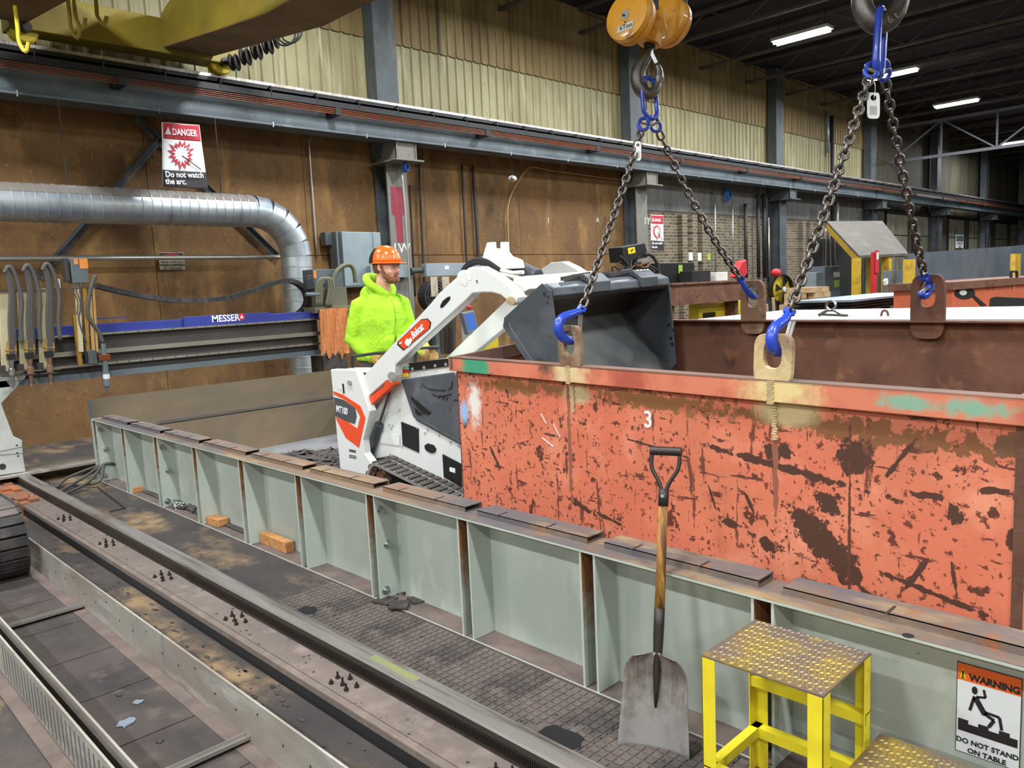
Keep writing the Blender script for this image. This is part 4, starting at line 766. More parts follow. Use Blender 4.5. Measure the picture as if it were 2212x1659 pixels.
# ============================================================ PERSON
def voxel(b, size, sm=2):
    me = bpy.data.meshes.new('v'); me.from_pydata(b.v, [], b.f); o = bpy.data.objects.new('v', me); COL.objects.link(o)
    bm = bmesh.new(); bm.from_mesh(me); bmesh.ops.recalc_face_normals(bm, faces=bm.faces); bm.to_mesh(me); bm.free()
    r = o.modifiers.new('r', 'REMESH'); r.mode = 'VOXEL'; r.voxel_size = size
    if sm: s = o.modifiers.new('s', 'SMOOTH'); s.iterations = sm; s.factor = .6
    bpy.context.view_layer.update(); m2 = bpy.data.meshes.new_from_object(o.evaluated_get(bpy.context.evaluated_depsgraph_get())); bpy.data.objects.remove(o); return m2
def vobj(name, b, size, mt, par, sm=2):
    off = world_loc(par); b.v = [p-off for p in b.v]; me = voxel(b, size, sm); me.name = name; o = bpy.data.objects.new(name, me); COL.objects.link(o); o.parent = par; LOCS[o.name] = off
    me.materials.clear(); me.materials.append(MATS[mt])
    for p in me.polygons: p.use_smooth = True
    return o
def ering(c, rx, ry, R, Fw, n=20): return [c+R*(rx*cos(2*pi*k/n))+Fw*(ry*sin(2*pi*k/n)) for k in range(n)]
fd = (ef*.95+lat*.22).normalized(); fd.z = 0; fd.normalize(); rd = fd.cross(Z_).normalized()          # facing, his right
if rd.dot(er) < 0: rd = -rd
L0 = .42
hd = mpx(834, 576, L0); nk = mpx(824, 628, L0); hip = mpx(818, 775, L0-.02)
foot = V((hip.x, hip.y, .205)); man = thing('person', 'man in lime hoodie and orange hard hat driving the track loader', 'person', foot)
ch = nk+(hip-nk)*.38; chest = [(0.0, .062, .062), (.10, .085, .075), (.17, .145, .105), (.27, .19, .135), (.45, .21, .15), (.7, .20, .15), (.92, .205, .155), (1.0, .195, .15)]
spine = lambda s: nk+Z_*.03+(hip-nk-Z_*.03)*s+fd*(.02*sin(pi*s))
Rs = mpx(778, 660, .25); Re = mpx(762, 733, .20); Rw = mpx(806, 773, .28); Ls_ = mpx(866, 656, .60); Le = mpx(884, 715, .64); Lw = mpx(920, 760, .52)
# skin: one continuous body
fa = (ef*.93+lat*.36).normalized(); fa.z = -.02; fa.normalize(); fr = fa.cross(Z_).normalized(); fr = fr if fr.dot(er) > 0 else -fr; fu = fr.cross(fa); fu = fu if fu.z > 0 else -fu
def hp_(f, r_, u): return hd+fa*f+fr*r_+fu*u
bdy = B()
hr = []
for (u, rx, ry, off) in ((.112, .03, .035, -.01), (.10, .055, .07, -.008), (.07, .072, .092, -.004), (.03, .077, .098, 0), (-.01, .075, .097, 0), (-.05, .070, .09, .002), (-.085, .060, .078, .01), (-.11, .044, .055, .022), (-.122, .022, .03, .03)): hr.append([hd+fu*u+fa*(off)+fr*(rx*cos(2*pi*k/24))+fa*(ry*sin(2*pi*k/24)) for k in range(24)])
bdy.loft(hr)
bdy.tube([hp_(-.02, 0, -.05), hp_(-.03, 0, -.11), nk-Z_*.05, nk-Z_*.12], .058, 14, rs=[.055, .058, .062, .07])
bdy.loft([ering(spine(s), rx*.86, ry*.86, rd, fd) for s, rx, ry in chest])
for a, b_, c in ((Rs, Re, Rw), (Ls_, Le, Lw)): bdy.tube([a, (a+b_)/2, b_, (b_+c)/2, c, c+(c-b_).normalized()*.06], .05, 10, rs=[.058, .05, .044, .042, .032, .03])
for s in (-1, 1): bdy.tube([hip+rd*s*.09-Z_*.02, hip+rd*s*.10-Z_*.4+fd*.03, foot+rd*s*.11+Z_*.08], .07, 10, rs=[.08, .06, .045])
# nose, brow, ears, chin
bdy.tube([hp_(.088, 0, .015), hp_(.105, 0, -.012), hp_(.117, 0, -.036), hp_(.10, 0, -.046)], .011, 8, rs=[.009, .011, .014, .012])
bdy.tube([hp_(.078, .05, .022), hp_(.094, .02, .026), hp_(.094, -.02, .026), hp_(.078, -.05, .022)], .011, 8); bdy.ball(hp_(.075, 0, -.105), .024, 10)
for s in (-1, 1): bdy.ball(hp_(.062, s*.04, -.04), .026, 10); bdy.tube([hp_(-.005, s*.075, .018), hp_(-.014, s*.084, .01), hp_(-.012, s*.085, -.015), hp_(0, s*.077, -.035)], .01, 8)
body = vobj('body', bdy, .0055, 'skin', man, 3)
for s in (-1, 1):
    B().ball(hp_(.080, s*.031, .0), .0125, 12).obj('eye', 'eye_white', man, smooth=True); B().ball(hp_(.0895, s*.031+.0, -.0), .0052, 10).obj('iris', 'iris', man, smooth=True)
    B().tube([hp_(.086, s*.015, .024), hp_(.09, s*.03, .028), hp_(.078, s*.05, .022)], .005, 6).obj('eyebrow', 'hair', man, smooth=True)
B().tube([hp_(.089, .024, -.071), hp_(.099, .01, -.068), hp_(.1005, 0, -.0695), hp_(.099, -.01, -.068), hp_(.089, -.024, -.071)], .0055, 7).obj('lips', 'lips', man, smooth=True)
# beard and hair
bb = B()
for s in (-1, 1): bb.tube([hp_(.012, s*.077, .01), hp_(.015, s*.076, -.03), hp_(.03, s*.068, -.07), hp_(.062, s*.046, -.10), hp_(.088, s*.015, -.112)], .018, 8, rs=[.008, .014, .021, .024, .024])
bb.tube([hp_(.08, .03, -.10), hp_(.093, 0, -.11), hp_(.08, -.03, -.10)], .024, 8); bb.ball(hp_(.096, 0, -.092), .014, 8); bb.tube([hp_(.09, .03, -.07), hp_(.104, .012, -.057), hp_(.104, -.012, -.057), hp_(.09, -.03, -.07)], .006, 6); bb.tube([hp_(.03, .045, -.112), hp_(.05, 0, -.122), hp_(.03, -.045, -.112)], .016, 8)
vobj('beard', bb, .0045, 'hair', man, 2)
hb = B(); hb.loft([[hd+fu*u+fa*off+fr*(rx*cos(pi+pi*k/16-0))+fa*(-ry*sin(pi*k/16)) for k in range(17)] for u, rx, ry, off in ((.06, .079, .096, -.012), (.02, .082, .104, -.012), (-.02, .079, .102, -.012), (-.05, .07, .09, -.012))], closed=False, caps=False); o = hb.obj('hair', 'hair', man, smooth=True); o.modifiers.new('s', 'SOLIDIFY').thickness = .008
# safety glasses
for s in (-1, 1):
    B().loft([[hp_(.104-.02*abs(t)**2, s*.032+.027*t, .016) for t in (-1, -.5, 0, .5, 1)], [hp_(.106-.02*abs(t)**2, s*.032+.025*t, -.022+.006*abs(t)) for t in (-1, -.5, 0, .5, 1)]], closed=False, caps=False).obj('lens', 'lens', man)
    B().tube([hp_(.106, s*.004, .014), hp_(.102, s*.03, .018), hp_(.084, s*.064, .015), hp_(.05, s*.078, .014), hp_(-.01, s*.082, .016)], .0035, 6).obj('spectacle_frame', 'glass_red' if s == 1 else 'black', man)
# hard hat
hat = B(); rings = []
for i in range(9):
    t = i/8*pi/2; u = .030+.135*sin(t); k_ = cos(t)**.8 if i < 8 else .02; rings.append([hd+fu*u+fa*(-.005)+fr*(.106*k_*cos(2*pi*k/32))+fa*(.134*k_*sin(2*pi*k/32)) for k in range(32)])
hat.loft(rings); hh_ = hat.obj('hard_hat', 'hat_orange', man, smooth=True)
br = B(); br.loft([[hd+fu*(.034-.004*j)+fa*(-.005)+fr*((.106+.003*j)*cos(2*pi*k/32))+fa*((.134+.002*j+(.026*j*max(0, sin(2*pi*k/32))**1.5))*sin(2*pi*k/32)) for k in range(32)] for j in (0, 1, 2)], caps=False); o = br.obj('hat_brim', 'hat_orange', hh_, smooth=True); o.modifiers.new('s', 'SOLIDIFY').thickness = .005
bk_ = B(); bk_.loft([[hd+fu*(.028+.137*sin(t))+fa*(-.006)+fr*(.1090*cos(t)**.8*sin(a))+fa*(.1372*cos(t)**.8*cos(a)) for a in [radians(112+136*k/16) for k in range(17)]] for t in [j/6*1.0 for j in range(7)]], closed=False, caps=False); bk_.obj('hat_rear_patch', 'hat_black', hh_, smooth=True)
# hoodie
ho = B(); ho.loft([ering(spine(s)+(Z_*.0), rx, ry, rd, fd, 28) for s, rx, ry in [(.075, .085, .08)]+chest[2:]])
for a, b_, c in ((Rs, Re, Rw), (Ls_, Le, Lw)):
    m1 = (a+b_)/2; m2 = (b_+c)/2; ho.tube([a+(spine(.2)-a)*.25, a, m1, b_, m2, c], .07, 14, rs=[.085, .078, .074, .07, .066, .052])
ho.tube(smoothpath([spine(.12)+fd*.075+rd*.02, spine(.04)+fd*.05+rd*.075, spine(-.05)-fd*.03+rd*.10, spine(-.14)-fd*.11+rd*.05, spine(-.14)-fd*.12-rd*.05, spine(-.05)-fd*.03-rd*.10, spine(.04)+fd*.05-rd*.075, spine(.12)+fd*.075-rd*.02], 4), .034, 10)
ho.ball(spine(.12)-fd*.12, .09, 12, (1, 1, 1.05))
hoodie = vobj('hoodie', ho, .0085, 'lime', man, 9)
B().tube([spine(s)+fd*(ry+.002) for s, ry in ((.16, .10), (.27, .133), (.36, .145), (.45, .151), (.6, .153), (.75, .152), (.92, .156))], .004, 6).obj('zip', 'lime_dirty', hoodie)
def fr_pt(s, t, e=.004):
    rx, ry = .203, .153; a = t; return spine(s)+rd*((rx+e)*sin(a))+fd*((ry+e)*cos(a))
for s_ in (-1, 1):
    q = B(); q.loft([[fr_pt(s, s_*t) for t in [w0+(w1-w0)*k/6 for k in range(7)]] for s, w0, w1 in ((.66, .08, .45), (.74, .07, .72), (.83, .06, .85), (.93, .06, .88))], closed=False, caps=False); o = q.obj('pocket', 'lime', hoodie, smooth=True); o.modifiers.new('s', 'SOLIDIFY').thickness = .006
for c, b_ in ((Rw, Re), (Lw, Le)): d = (c-b_).normalized(); B().tube([c-d*.02, c+d*.015], .05, 14, rs=[.052, .045]).obj('cuff', 'lime_dirty', hoodie, smooth=True)
B().tube([spine(.10)+fd*.072+rd*.03, spine(.03)+fd*.04+rd*.062, spine(.0)-fd*.02+rd*.07], .012, 8).obj('undershirt', 'shirt_dark', man, smooth=True); B().tube([spine(.10)+fd*.072-rd*.03, spine(.13)+fd*.085, spine(.10)+fd*.072+rd*.03], .01, 8).obj('undershirt', 'shirt_dark', man, smooth=True)
# gloves with five fingers
def glove(w, d, up, side):
    g = B(); d = d.normalized(); up = (up-d*up.dot(d)).normalized(); s = d.cross(up)*side; g.tube([w-d*.01, w+d*.035, w+d*.08], .04, 12, rs=[.034, .042, .04])
    for k in range(4):
        b0 = w+d*.075+s*(-.03+.02*k); L = (.036, .042, .04, .032)[k]; g.tube([b0, b0+d*L*.8+up*.006, b0+d*(L*1.15)-up*.022, b0+d*(L*.7)-up*.042], .0115, 8, rs=[.012, .012, .011, .009])
    t0 = w+d*.025-s*.035; g.tube([t0, t0-s*.02+d*.025-up*.01, t0-s*.012+d*.05-up*.03], .013, 8, rs=[.015, .013, .011]); return g
vobj('glove', glove(Rw, (mpx(826, 783, .30)-Rw), Z_, 1), .004, 'glove', man, 1); vobj('glove', glove(Lw, ef-Z_*.2, Z_, -1), .004, 'glove', man, 1)
# trousers and boots
tr = B(); tr.loft([ering(hip+Z_*.06, .175, .135, rd, fd), ering(hip-Z_*.05, .18, .14, rd, fd), ering(hip-Z_*.13, .17, .13, rd, fd)])
for s in (-1, 1): tr.tube([hip+rd*s*.085-Z_*.06, hip+rd*s*.095-Z_*.45+fd*.03, foot+rd*s*.105+Z_*.10], .09, 14, rs=[.095, .08, .07])
vobj('trousers', tr, .011, 'jeans', man, 2)
for s in (-1, 1): q = B(); c = foot+rd*s*.105; q.tube([c-fd*.08+Z_*.045, c+Z_*.05, c+fd*.10+Z_*.042, c+fd*.16+Z_*.038], .045, 12, rs=[.042, .048, .046, .03]); q.tube([c+Z_*.04, c+Z_*.15], .048, 12); q.box((c.x-.05, c.y-.14, .204), (c.x+.05, c.y+.1, .22)); vobj('boot', q, .008, 'black_matte', man, 1)
# ============================================================ CHAIN SLINGS AND HOOKS
PITCH, WR = .039, .0067
def link_mesh():
    pts = []; hl = PITCH/2+WR-.0015; hw = .0155; st = hl-hw
    for k in range(8): a = -pi/2+pi*k/7; pts.append(V((st+hw*cos(a), hw*sin(a), 0)))
    for k in range(8): a = pi/2+pi*k/7; pts.append(V((-st+hw*cos(a), hw*sin(a), 0)))
    b = B(); b.tube(pts, WR, 8, closed=True); return b
link_proto = None
def chain(par, P, Q, sag=.02, twist=0, mt='chain_steel', tw_rate=0):
    global link_proto
    L = (Q-P).length*1.003; n = max(2, int(round(L/PITCH))); path = []
    for i in range(n+1): t = i/n; path.append(P+(Q-P)*t-Z_*(4*sag*t*(1-t)))
    for i in range(n):
        a, b = path[i], path[i+1]; x = (b-a).normalized(); y = x.cross(fw).normalized(); z = x.cross(y); ang = twist+(pi/2 if i % 2 else 0)+tw_rate*i
        yy = y*cos(ang)+z*sin(ang); M_ = basis((a+b)/2, x, yy, x.cross(yy))
        if link_proto is None:
            link_proto = link_mesh().obj('chain_link', mt, par, smooth=True, local=True); link_proto.matrix_local = Matrix.Translation(-world_loc(par)) @ M_
        else: copy_child(link_proto, par, M_)
def oval(c, ax, sd, hl, hw, r): 
    pts = []; st = hl-hw
    for k in range(10): a = -pi/2+pi*k/9; pts.append(c+ax*(st+hw*cos(a))+sd*(hw*sin(a)))
    for k in range(10): a = pi/2+pi*k/9; pts.append(c+ax*(-st+hw*cos(a))+sd*(hw*sin(a)))
    return B().tube(pts, r, 10, closed=True)
def dep(u, v, t): return CAM+ray(u, v)*t
def coupling(par, c, d, sd):                                     # blue two-half connecting link with pin
    d = d.normalized(); sd = (sd-d*sd.dot(d)).normalized()
    for s in (-1, 1):
        pts = [c+d*s*.005+sd*.024, c+d*s*.026+sd*.022, c+d*s*.042, c+d*s*.026-sd*.022, c+d*s*.005-sd*.024]; B().tube(smoothpath(pts, 4), .0095, 8).obj('coupling_half', 'blue_alloy', par, smooth=True)
    B().cyl(c-sd*.03, c+sd*.03, .0065, 8).obj('coupling_pin', 'chrome', par)
def sling_hook(par, px, P, n, rs, clev, nm='sling_hook'):
    pts = smoothpath([onp(u, v, P, n) for u, v in px], 5); m_ = len(pts); R_ = [rs[0]+(rs[1]-rs[0])*sin(pi*min(1, i/m_*1.15))**1.0 if i < m_*.87 else rs[1]*(.9-.5*(i/m_-.87)/.13) for i in range(m_)]
    hk = B().tube(pts, .01, 12, rs=R_).obj(nm, 'blue_alloy', par, smooth=True); d = (pts[0]-clev); sd = d.cross(fw).normalized()
    for s in (-1, 1): B().bar(pts[0]+fw.cross(d).normalized()*.011*s-d*.0, clev+fw.cross(d).normalized()*.011*s, .009, .022, up=n).obj('clevis_cheek', 'blue_alloy', hk)
    B().cyl(clev-fw.cross(d).normalized()*.017, clev+fw.cross(d).normalized()*.017, .006, 8).obj('clevis_pin', 'zinc', hk)
    lt = pts[2]+(pts[-1]-pts[2])*.12; q = B()
    for s in (-1, 1): q.bar(onp(px[1][0]+18, px[1][1]+2, P, n)+n*.008*s, pts[-1]+n*.006*s, .0035, .012, up=n)
    q.obj('safety_latch', 'conduit', hk); return hk
mid = lambda a, b: (a+b)/2
# --- left sling
TA = 4.15; slA = thing('chain_sling', 'chain sling under the yellow hook block, two legs with blue hooks', 'chain sling', dep(1400, 255, TA))
axA = (dep(1408, 255, TA)-dep(1402, 172, TA)).normalized(); sdA = (RR*.85+fw*.5).normalized()
oval(dep(1403, 212, TA), axA, sdA, .108, .047, .0125).obj('master_link', 'blue_alloy', slA, smooth=True)
def lughole(k): return LT[k]
pNL, pNR, pFL, pFR = LT
cNL = onp(1259, 662, pNL, cu); cFL = onp(1597, 598, pFL, cu)
kA1 = dep(1391, 268, TA-.03); kA2 = dep(1414, 268, TA+.05)
coupling(slA, kA1, cNL-kA1, RR); coupling(slA, kA2, cFL-kA2, RR)
chain(slA, kA1+(cNL-kA1).normalized()*.045, cNL, .005, .4); chain(slA, kA2+(cFL-kA2).normalized()*.045, cFL, .05, .2, tw_rate=.03)
sling_hook(slA, [(1254, 672), (1236, 678), (1214, 688), (1206, 706), (1213, 726), (1230, 736), (1246, 733), (1252, 724)], pNL, cu, (.014, .024), cNL)
sling_hook(slA, [(1602, 607), (1607, 616), (1614, 628), (1622, 638), (1632, 642), (1638, 634)], pFL, cu, (.013, .017), cFL)
tg = B(); 
def dogtag(par, c, w, h):
    P = [c+RR*x-DD*y for x, y in ellip(w/2, h/2, 24, 5)]; I = [c-DD*(h*.30)+RR*x-DD*y for x, y in ellip(w*.24, w*.24, 24, 2)]
    o = B().ring(P, I, fw*.003).obj('load_tag', 'label_white', par)
    for k in range(5): B().ob(c+RR*(-w*.28+k*w*.12)+DD*(h*.02)-fw*.0005, RR*(w*.05), DD*(h*.34), fw*.0004).obj('tag_text_row', 'col_pale', o)
    return o
dogtag(slA, dep(1378, 326, TA-.12), .034, .10)
# --- right sling
TB = 3.28; slB = thing('chain_sling', 'chain sling on the large grey hook, two legs with a white load tag', 'chain sling', dep(1895, 150, TB))
axB = (dep(1897, 162, TB)-dep(1904, 25, TB)).normalized(); sdB = (RR*.6+fw*.8).normalized()
oval(dep(1901, 92, TB), axB, sdB, .135, .05, .0165).obj('master_link', 'blue_alloy', slB, smooth=True)
cNR = onp(1708, 668, pNR, cu); cFR = onp(1996, 592, pFR, cu); kB1 = dep(1883, 152, TB-.03); kB2 = dep(1908, 152, TB+.06)
coupling(slB, kB1, cNR-kB1, RR); coupling(slB, kB2, cFR-kB2, RR)
chain(slB, kB1+(cNR-kB1).normalized()*.045, cNR, .012, .5); chain(slB, kB2+(cFR-kB2).normalized()*.045, cFR, .03, .3, tw_rate=.04)
sling_hook(slB, [(1703, 678), (1694, 692), (1676, 706), (1667, 728), (1670, 750), (1682, 760), (1694, 754), (1698, 744)], pNR, cu, (.014, .022), cNR)
sling_hook(slB, [(1998, 603), (2006, 606), (2008, 618), (2004, 634), (1994, 640), (1988, 632)], pFR, cu, (.014, .019), cFR)
dogtag(slB, dep(1887, 228, TB-.05), .052, .108); B().tube(smoothpath([dep(1884, 168, TB-.05), dep(1890, 185, TB-.05), dep(1889, 205, TB-.055), dep(1887, 216, TB-.05)], 4), .0016, 5).obj('tag_wire', 'zinc', slB)
# --- hook block A
hbk = thing('hook_block', 'round yellow twin-sheave hook block with a small steel hook', 'hook block', dep(1400, 100, TA))
hk = B(); pth = smoothpath([dep(u, v, TA) for u, v in ((1403, 95), (1401, 112), (1392, 128), (1381, 148), (1377, 170), (1384, 192), (1399, 203), (1414, 196), (1422, 176), (1424, 155), (1419, 140))], 4); n = len(pth)
hk.tube(pth, .02, 12, rs=[.017+.022*sin(pi*min(1, i/n*1.25)) if i < n*.8 else .026-.014*(i/n-.8)/.2 for i in range(n)]); hko = hk.obj('crane_hook', 'hook_steel', hbk, smooth=True)
B().bar(dep(1406, 112, TA-.02), dep(1418, 136, TA-.02), .008, .018).obj('latch', 'chrome', hko); B().cyl(dep(1402, 80, TA), dep(1403, 106, TA), .03, 14).obj('shank', 'black', hbk); B().cyl(dep(1407, 74, TA), dep(1402, 96, TA), .06, 16).obj('swivel_nut', 'block_yellow', hbk)
xa = (fw*.72+RR*.68+DD*.06).normalized()
for s, (u, v, t) in enumerate(((1360, 38, TA-.13), (1441, 47, TA+.13))):
    c = dep(u, v, t); d = B().lathe(c, xa, [(-.035, .02), (-.035, .105), (-.03, .124), (.0, .130), (.006, .122), (.012, .122), (.018, .130), (.045, .128), (.05, .11), (.05, .02)], 36).obj('sheave_guard', 'block_yellow', hbk, smooth='auto')
    if s == 0:
        B().lathe(c, xa, [(-.037, .0), (-.037, .03), (-.034, .036), (-.03, .036)], 20).obj('hub_ring', 'block_yellow', d); B().cyl(c-xa*.038, c-xa*.04, .024, 16).obj('hub_cap', 'conduit', d)
        for k in (-1, 1): B().cyl(c-xa*.039+RR*.008*k-DD*.003*k, c-xa*.044+RR*.008*k-DD*.003*k, .006, 8).obj('hub_bolt', 'steel_dark', d)
        up_ = -DD-xa*(-DD).dot(xa); rr_ = xa.cross(up_).normalized(); rr_ = rr_ if rr_.dot(RR) > 0 else -rr_; up_.normalize(); lc = c-xa*.0375-up_*.072
        B().prism([lc-rr_*.05-up_*.01, lc+rr_*.045-up_*.012, lc+rr_*.05+up_*.03, lc-rr_*.04+up_*.022], xa*.001).obj('paper_label', 'label_white', d); text('6Ton', .036, lc-rr_*.033-xa*.001-up_*.002, rr_, up_, 'sign_black', d); B().cyl(c-xa*.036-up_*.038, c-xa*.0375-up_*.038, .005, 8).obj('grease_hole', 'black', d)
B().prism([dep(1398, 10, TA), dep(1432, 14, TA), dep(1438, 60, TA), dep(1418, 92, TA), dep(1398, 90, TA), dep(1390, 60, TA)], xa*.02).obj('frame_plate', 'block_yellow', hbk)
for i, (u, v, t) in enumerate(((1412, 20, TA-.1), (1420, 20, TA-.08), (1474, 30, TA+.17), (1482, 30, TA+.19))): p = dep(u, v, t); B().cyl(p, V((p.x, p.y, 5.3)), .009, 8).obj('wire_rope', 'hydraulic', hbk)
# --- hook B
hb2 = thing('crane_hook', 'large grey forged crane hook at the top right', 'crane hook', dep(1900, 60, TB))
pth = smoothpath([dep(u, v, TB) for u, v in ((1905, -130), (1895, -90), (1870, -50), (1861, -5), (1868, 28), (1888, 50), (1910, 50), (1930, 36), (1946, 8), (1953, -25), (1948, -60))], 5); n = len(pth)
B().tube(pth, .03, 16, rs=[.022+.021*sin(pi*min(1, i/n*1.1)) if i < n*.85 else .030-.016*(i/n-.85)/.15 for i in range(n)]).obj('hook_body', 'hook_steel', hb2, smooth=True)
c = dep(1907, -200, TB); B().cyl(dep(1905, -125, TB), dep(1906, -160, TB), .03, 14).obj('shank', 'black', hb2)
for s in (-1, 1): B().lathe(c+xa*.11*s, xa, [(-.03, .02), (-.03, .11), (0, .13), (.03, .11), (.03, .02)], 28).obj('sheave_guard', 'block_yellow', hb2, smooth='auto'); q = c+xa*.11*s; B().cyl(q, V((q.x, q.y, 5.3)), .009, 8).obj('wire_rope', 'hydraulic', hb2)
text('6 t', .045, dep(1922, 52, TB-.047), RR*.8-DD*.6, -DD*.8-RR*.6, 'conduit', hb2)
# ============================================================ OVERHEAD CRANE
cr = thing('overhead_crane', 'yellow overhead travelling crane crossing the top left corner', 'overhead crane', (3.8, GY, 4.67))
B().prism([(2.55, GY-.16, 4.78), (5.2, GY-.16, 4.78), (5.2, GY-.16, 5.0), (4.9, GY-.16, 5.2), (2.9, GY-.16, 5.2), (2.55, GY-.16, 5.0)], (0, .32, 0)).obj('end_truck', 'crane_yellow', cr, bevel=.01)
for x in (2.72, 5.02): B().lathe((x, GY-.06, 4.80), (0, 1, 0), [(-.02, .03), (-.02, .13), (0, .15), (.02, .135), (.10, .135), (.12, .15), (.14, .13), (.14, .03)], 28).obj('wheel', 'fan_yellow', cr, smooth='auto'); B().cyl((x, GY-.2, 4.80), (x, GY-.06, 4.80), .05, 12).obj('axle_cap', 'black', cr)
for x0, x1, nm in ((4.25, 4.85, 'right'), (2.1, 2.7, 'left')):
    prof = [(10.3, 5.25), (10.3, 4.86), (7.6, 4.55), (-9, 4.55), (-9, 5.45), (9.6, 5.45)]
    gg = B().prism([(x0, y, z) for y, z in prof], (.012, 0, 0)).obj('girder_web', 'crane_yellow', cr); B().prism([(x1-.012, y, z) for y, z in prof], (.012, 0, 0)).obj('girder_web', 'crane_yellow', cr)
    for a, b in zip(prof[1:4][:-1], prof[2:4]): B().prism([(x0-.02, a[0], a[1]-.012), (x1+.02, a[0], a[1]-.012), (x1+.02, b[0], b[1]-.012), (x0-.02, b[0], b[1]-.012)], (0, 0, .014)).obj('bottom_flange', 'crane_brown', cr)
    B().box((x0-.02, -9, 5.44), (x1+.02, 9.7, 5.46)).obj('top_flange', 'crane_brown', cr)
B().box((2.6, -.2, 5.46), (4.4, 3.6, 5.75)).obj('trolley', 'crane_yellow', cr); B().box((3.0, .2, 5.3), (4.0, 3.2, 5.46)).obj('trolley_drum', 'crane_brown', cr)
for i in range(9): p = dep(500+i*12, 135-i*6+6*(i % 2), 10.3); B().lathe(p, (.7, -.7, .1), [(-.02, .09), (0, .11), (.02, .09)], 16).obj('cable_loop', 'black_matte', cr)
for i in range(3):
    c = dep(615+i*7, 72-i*3, 10.2); B().tube([c+RR*(.14*cos(2*pi*k/16))-DD*(.16*sin(2*pi*k/16)) for k in range(16)], .012, 6, closed=True).obj('cable_loop', 'black_matte', cr)
for (u, v, h) in ((38, 60, 50), (150, 30, 50), (208, 10, 40), (160, 0, 62)): p = dep(u, v, 7.5); B().tube(smoothpath([p+Z_*.2, p, p-Z_*(h/F*7.5*.6), p-Z_*(h/F*7.5)+RR*.05, p-Z_*(h/F*7.5*.6)+RR*.09], 4), .018, 6).obj('cable_hook', 'crane_yellow' if u > 100 else 'fan_yellow', cr)
# ============================================================ GANTRY CUTTING MACHINE
GF = 8.62
def gz(u, v, Y=GF): return at(u, v, Y=Y).z
gm = thing('cutting_gantry', 'blue and grey gantry beam of the cutting machine spanning the table', 'cutting machine', (2, GF+.2, .1))
gx0, gx1 = 1.55, at(690, 720, Y=GF).x
zT, zB1, z2a, z2b, z3, zb = gz(390, 684), gz(390, 707), gz(460, 736), gz(460, 741), gz(460, 763), gz(460, 778)
B().box((gx0, GF+.03, zb), (gx1, GF+.34, zT-.05)).obj('beam', 'beam_dark', gm, bevel=.006)
B().box((gx0, GF-.02, zB1), (gx1, GF+.30, zT-.03)).obj('blue_cover', 'blue_paint', gm, bevel=.004)
a = at(395, 685, Y=GF-.03); b = at(583, 690, Y=GF-.03); pn = B().box((a.x, GF-.04, b.z-.03), (at(582, 680, Y=GF-.03).x, GF-.02, a.z+.0)).obj('name_panel', 'blue_paint', gm, bevel=.003)
t0 = at(458, 696, Y=GF-.045); text('MESSER', .105, (t0.x, GF-.042, t0.z), X_, Z_, 'sign_white', pn, bold=.002, sx=.95)
c = at(522, 684, Y=GF-.045); B().cyl((c.x, GF-.041, c.z), (c.x, GF-.044, c.z), .04, 20).obj('logo_disc', 'red', pn); B().prism([(c.x-.02, GF-.045, c.z-.018), (c.x+.02, GF-.045, c.z-.018), (c.x, GF-.045, c.z+.024)], (0, -.001, 0)).obj('logo_mark', 'sign_white', pn)
B().box((gx0, GF-.045, zB1-.02), (gx1, GF+.0, zB1)).obj('guide_rail', 'linear_rail', gm); B().box((gx0, GF-.05, z2b-.01), (gx1, GF+.03, z2a+.01)).obj('guide_rail', 'linear_rail', gm); B().box((gx0, GF-.04, z3-.012), (gx1, GF+.03, z3+.012)).obj('guide_rail', 'linear_rail', gm)
x = gx0+1.2
while x < gx1-.1: B().cyl((x, GF-.0405, z3), (x, GF-.043, z3), .007, 6).obj('rail_screw', 'black', gm); B().cyl((x, GF-.0455, zB1-.01), (x, GF-.048, zB1-.01), .006, 6).obj('rail_screw', 'black', gm); x += .12
B().box((gx0, GF-.02, zb-.06), (gx1, GF+.36, zb)).obj('lower_plate', 'machine_grey', gm)
B().box((at(208, 700, Y=GF).x, GF-.03, gz(208, 690)), (at(276, 690, Y=GF).x, GF+.0, gz(276, 684))).obj('blue_bracket', 'blue_paint', gm)
# near carriage
P = [at(u, v, Y=GF-.02) for u, v in ((-60, 790), (54, 806), (56, 815), (3, 872), (29, 942), (48, 951), (50, 983), (56, 1019), (-60, 1036))]
car = B().prism(P, (0, .4, 0)).obj('near_carriage', 'machine_white', gm, bevel=.008)
for (u0, v0, u1, v1) in ((-20, 979, 50, 965), (-20, 985, 52, 979)): B().bar(at(u0, v0, Y=GF-.022), at(u1, v1, Y=GF-.022), .004, .004).obj('panel_joint', 'col_steel', car)
for (u, v) in ((36, 962), (37, 978), (39, 985), (5, 1008)): p = at(u, v, Y=GF-.02); B().cyl(p, p-Y_*.006, .008 if u != 5 else .03, 10).obj('panel_screw', 'steel_dark', car)
p = at(55, 1021, Y=GF-.05); B().box((p.x-2, GF-.1, p.z-.02), (p.x+.75, GF+.3, p.z)).obj('carriage_foot', 'galv_angle', gm)
# gantry cable carrier
path = smoothpath([at(u, v, Y=GF+.2) for u, v in ((205, 617), (260, 630), (330, 643), (400, 650), (480, 645), (545, 628), (600, 609), (632, 608), (656, 624), (664, 648), (656, 668), (640, 680))], 5)
for a, b in zip(path[:-1], path[1:]): B().bar(a, b+(b-a)*.04, .11, .05, up=Z_).obj('carrier_link', 'rubber', gm)
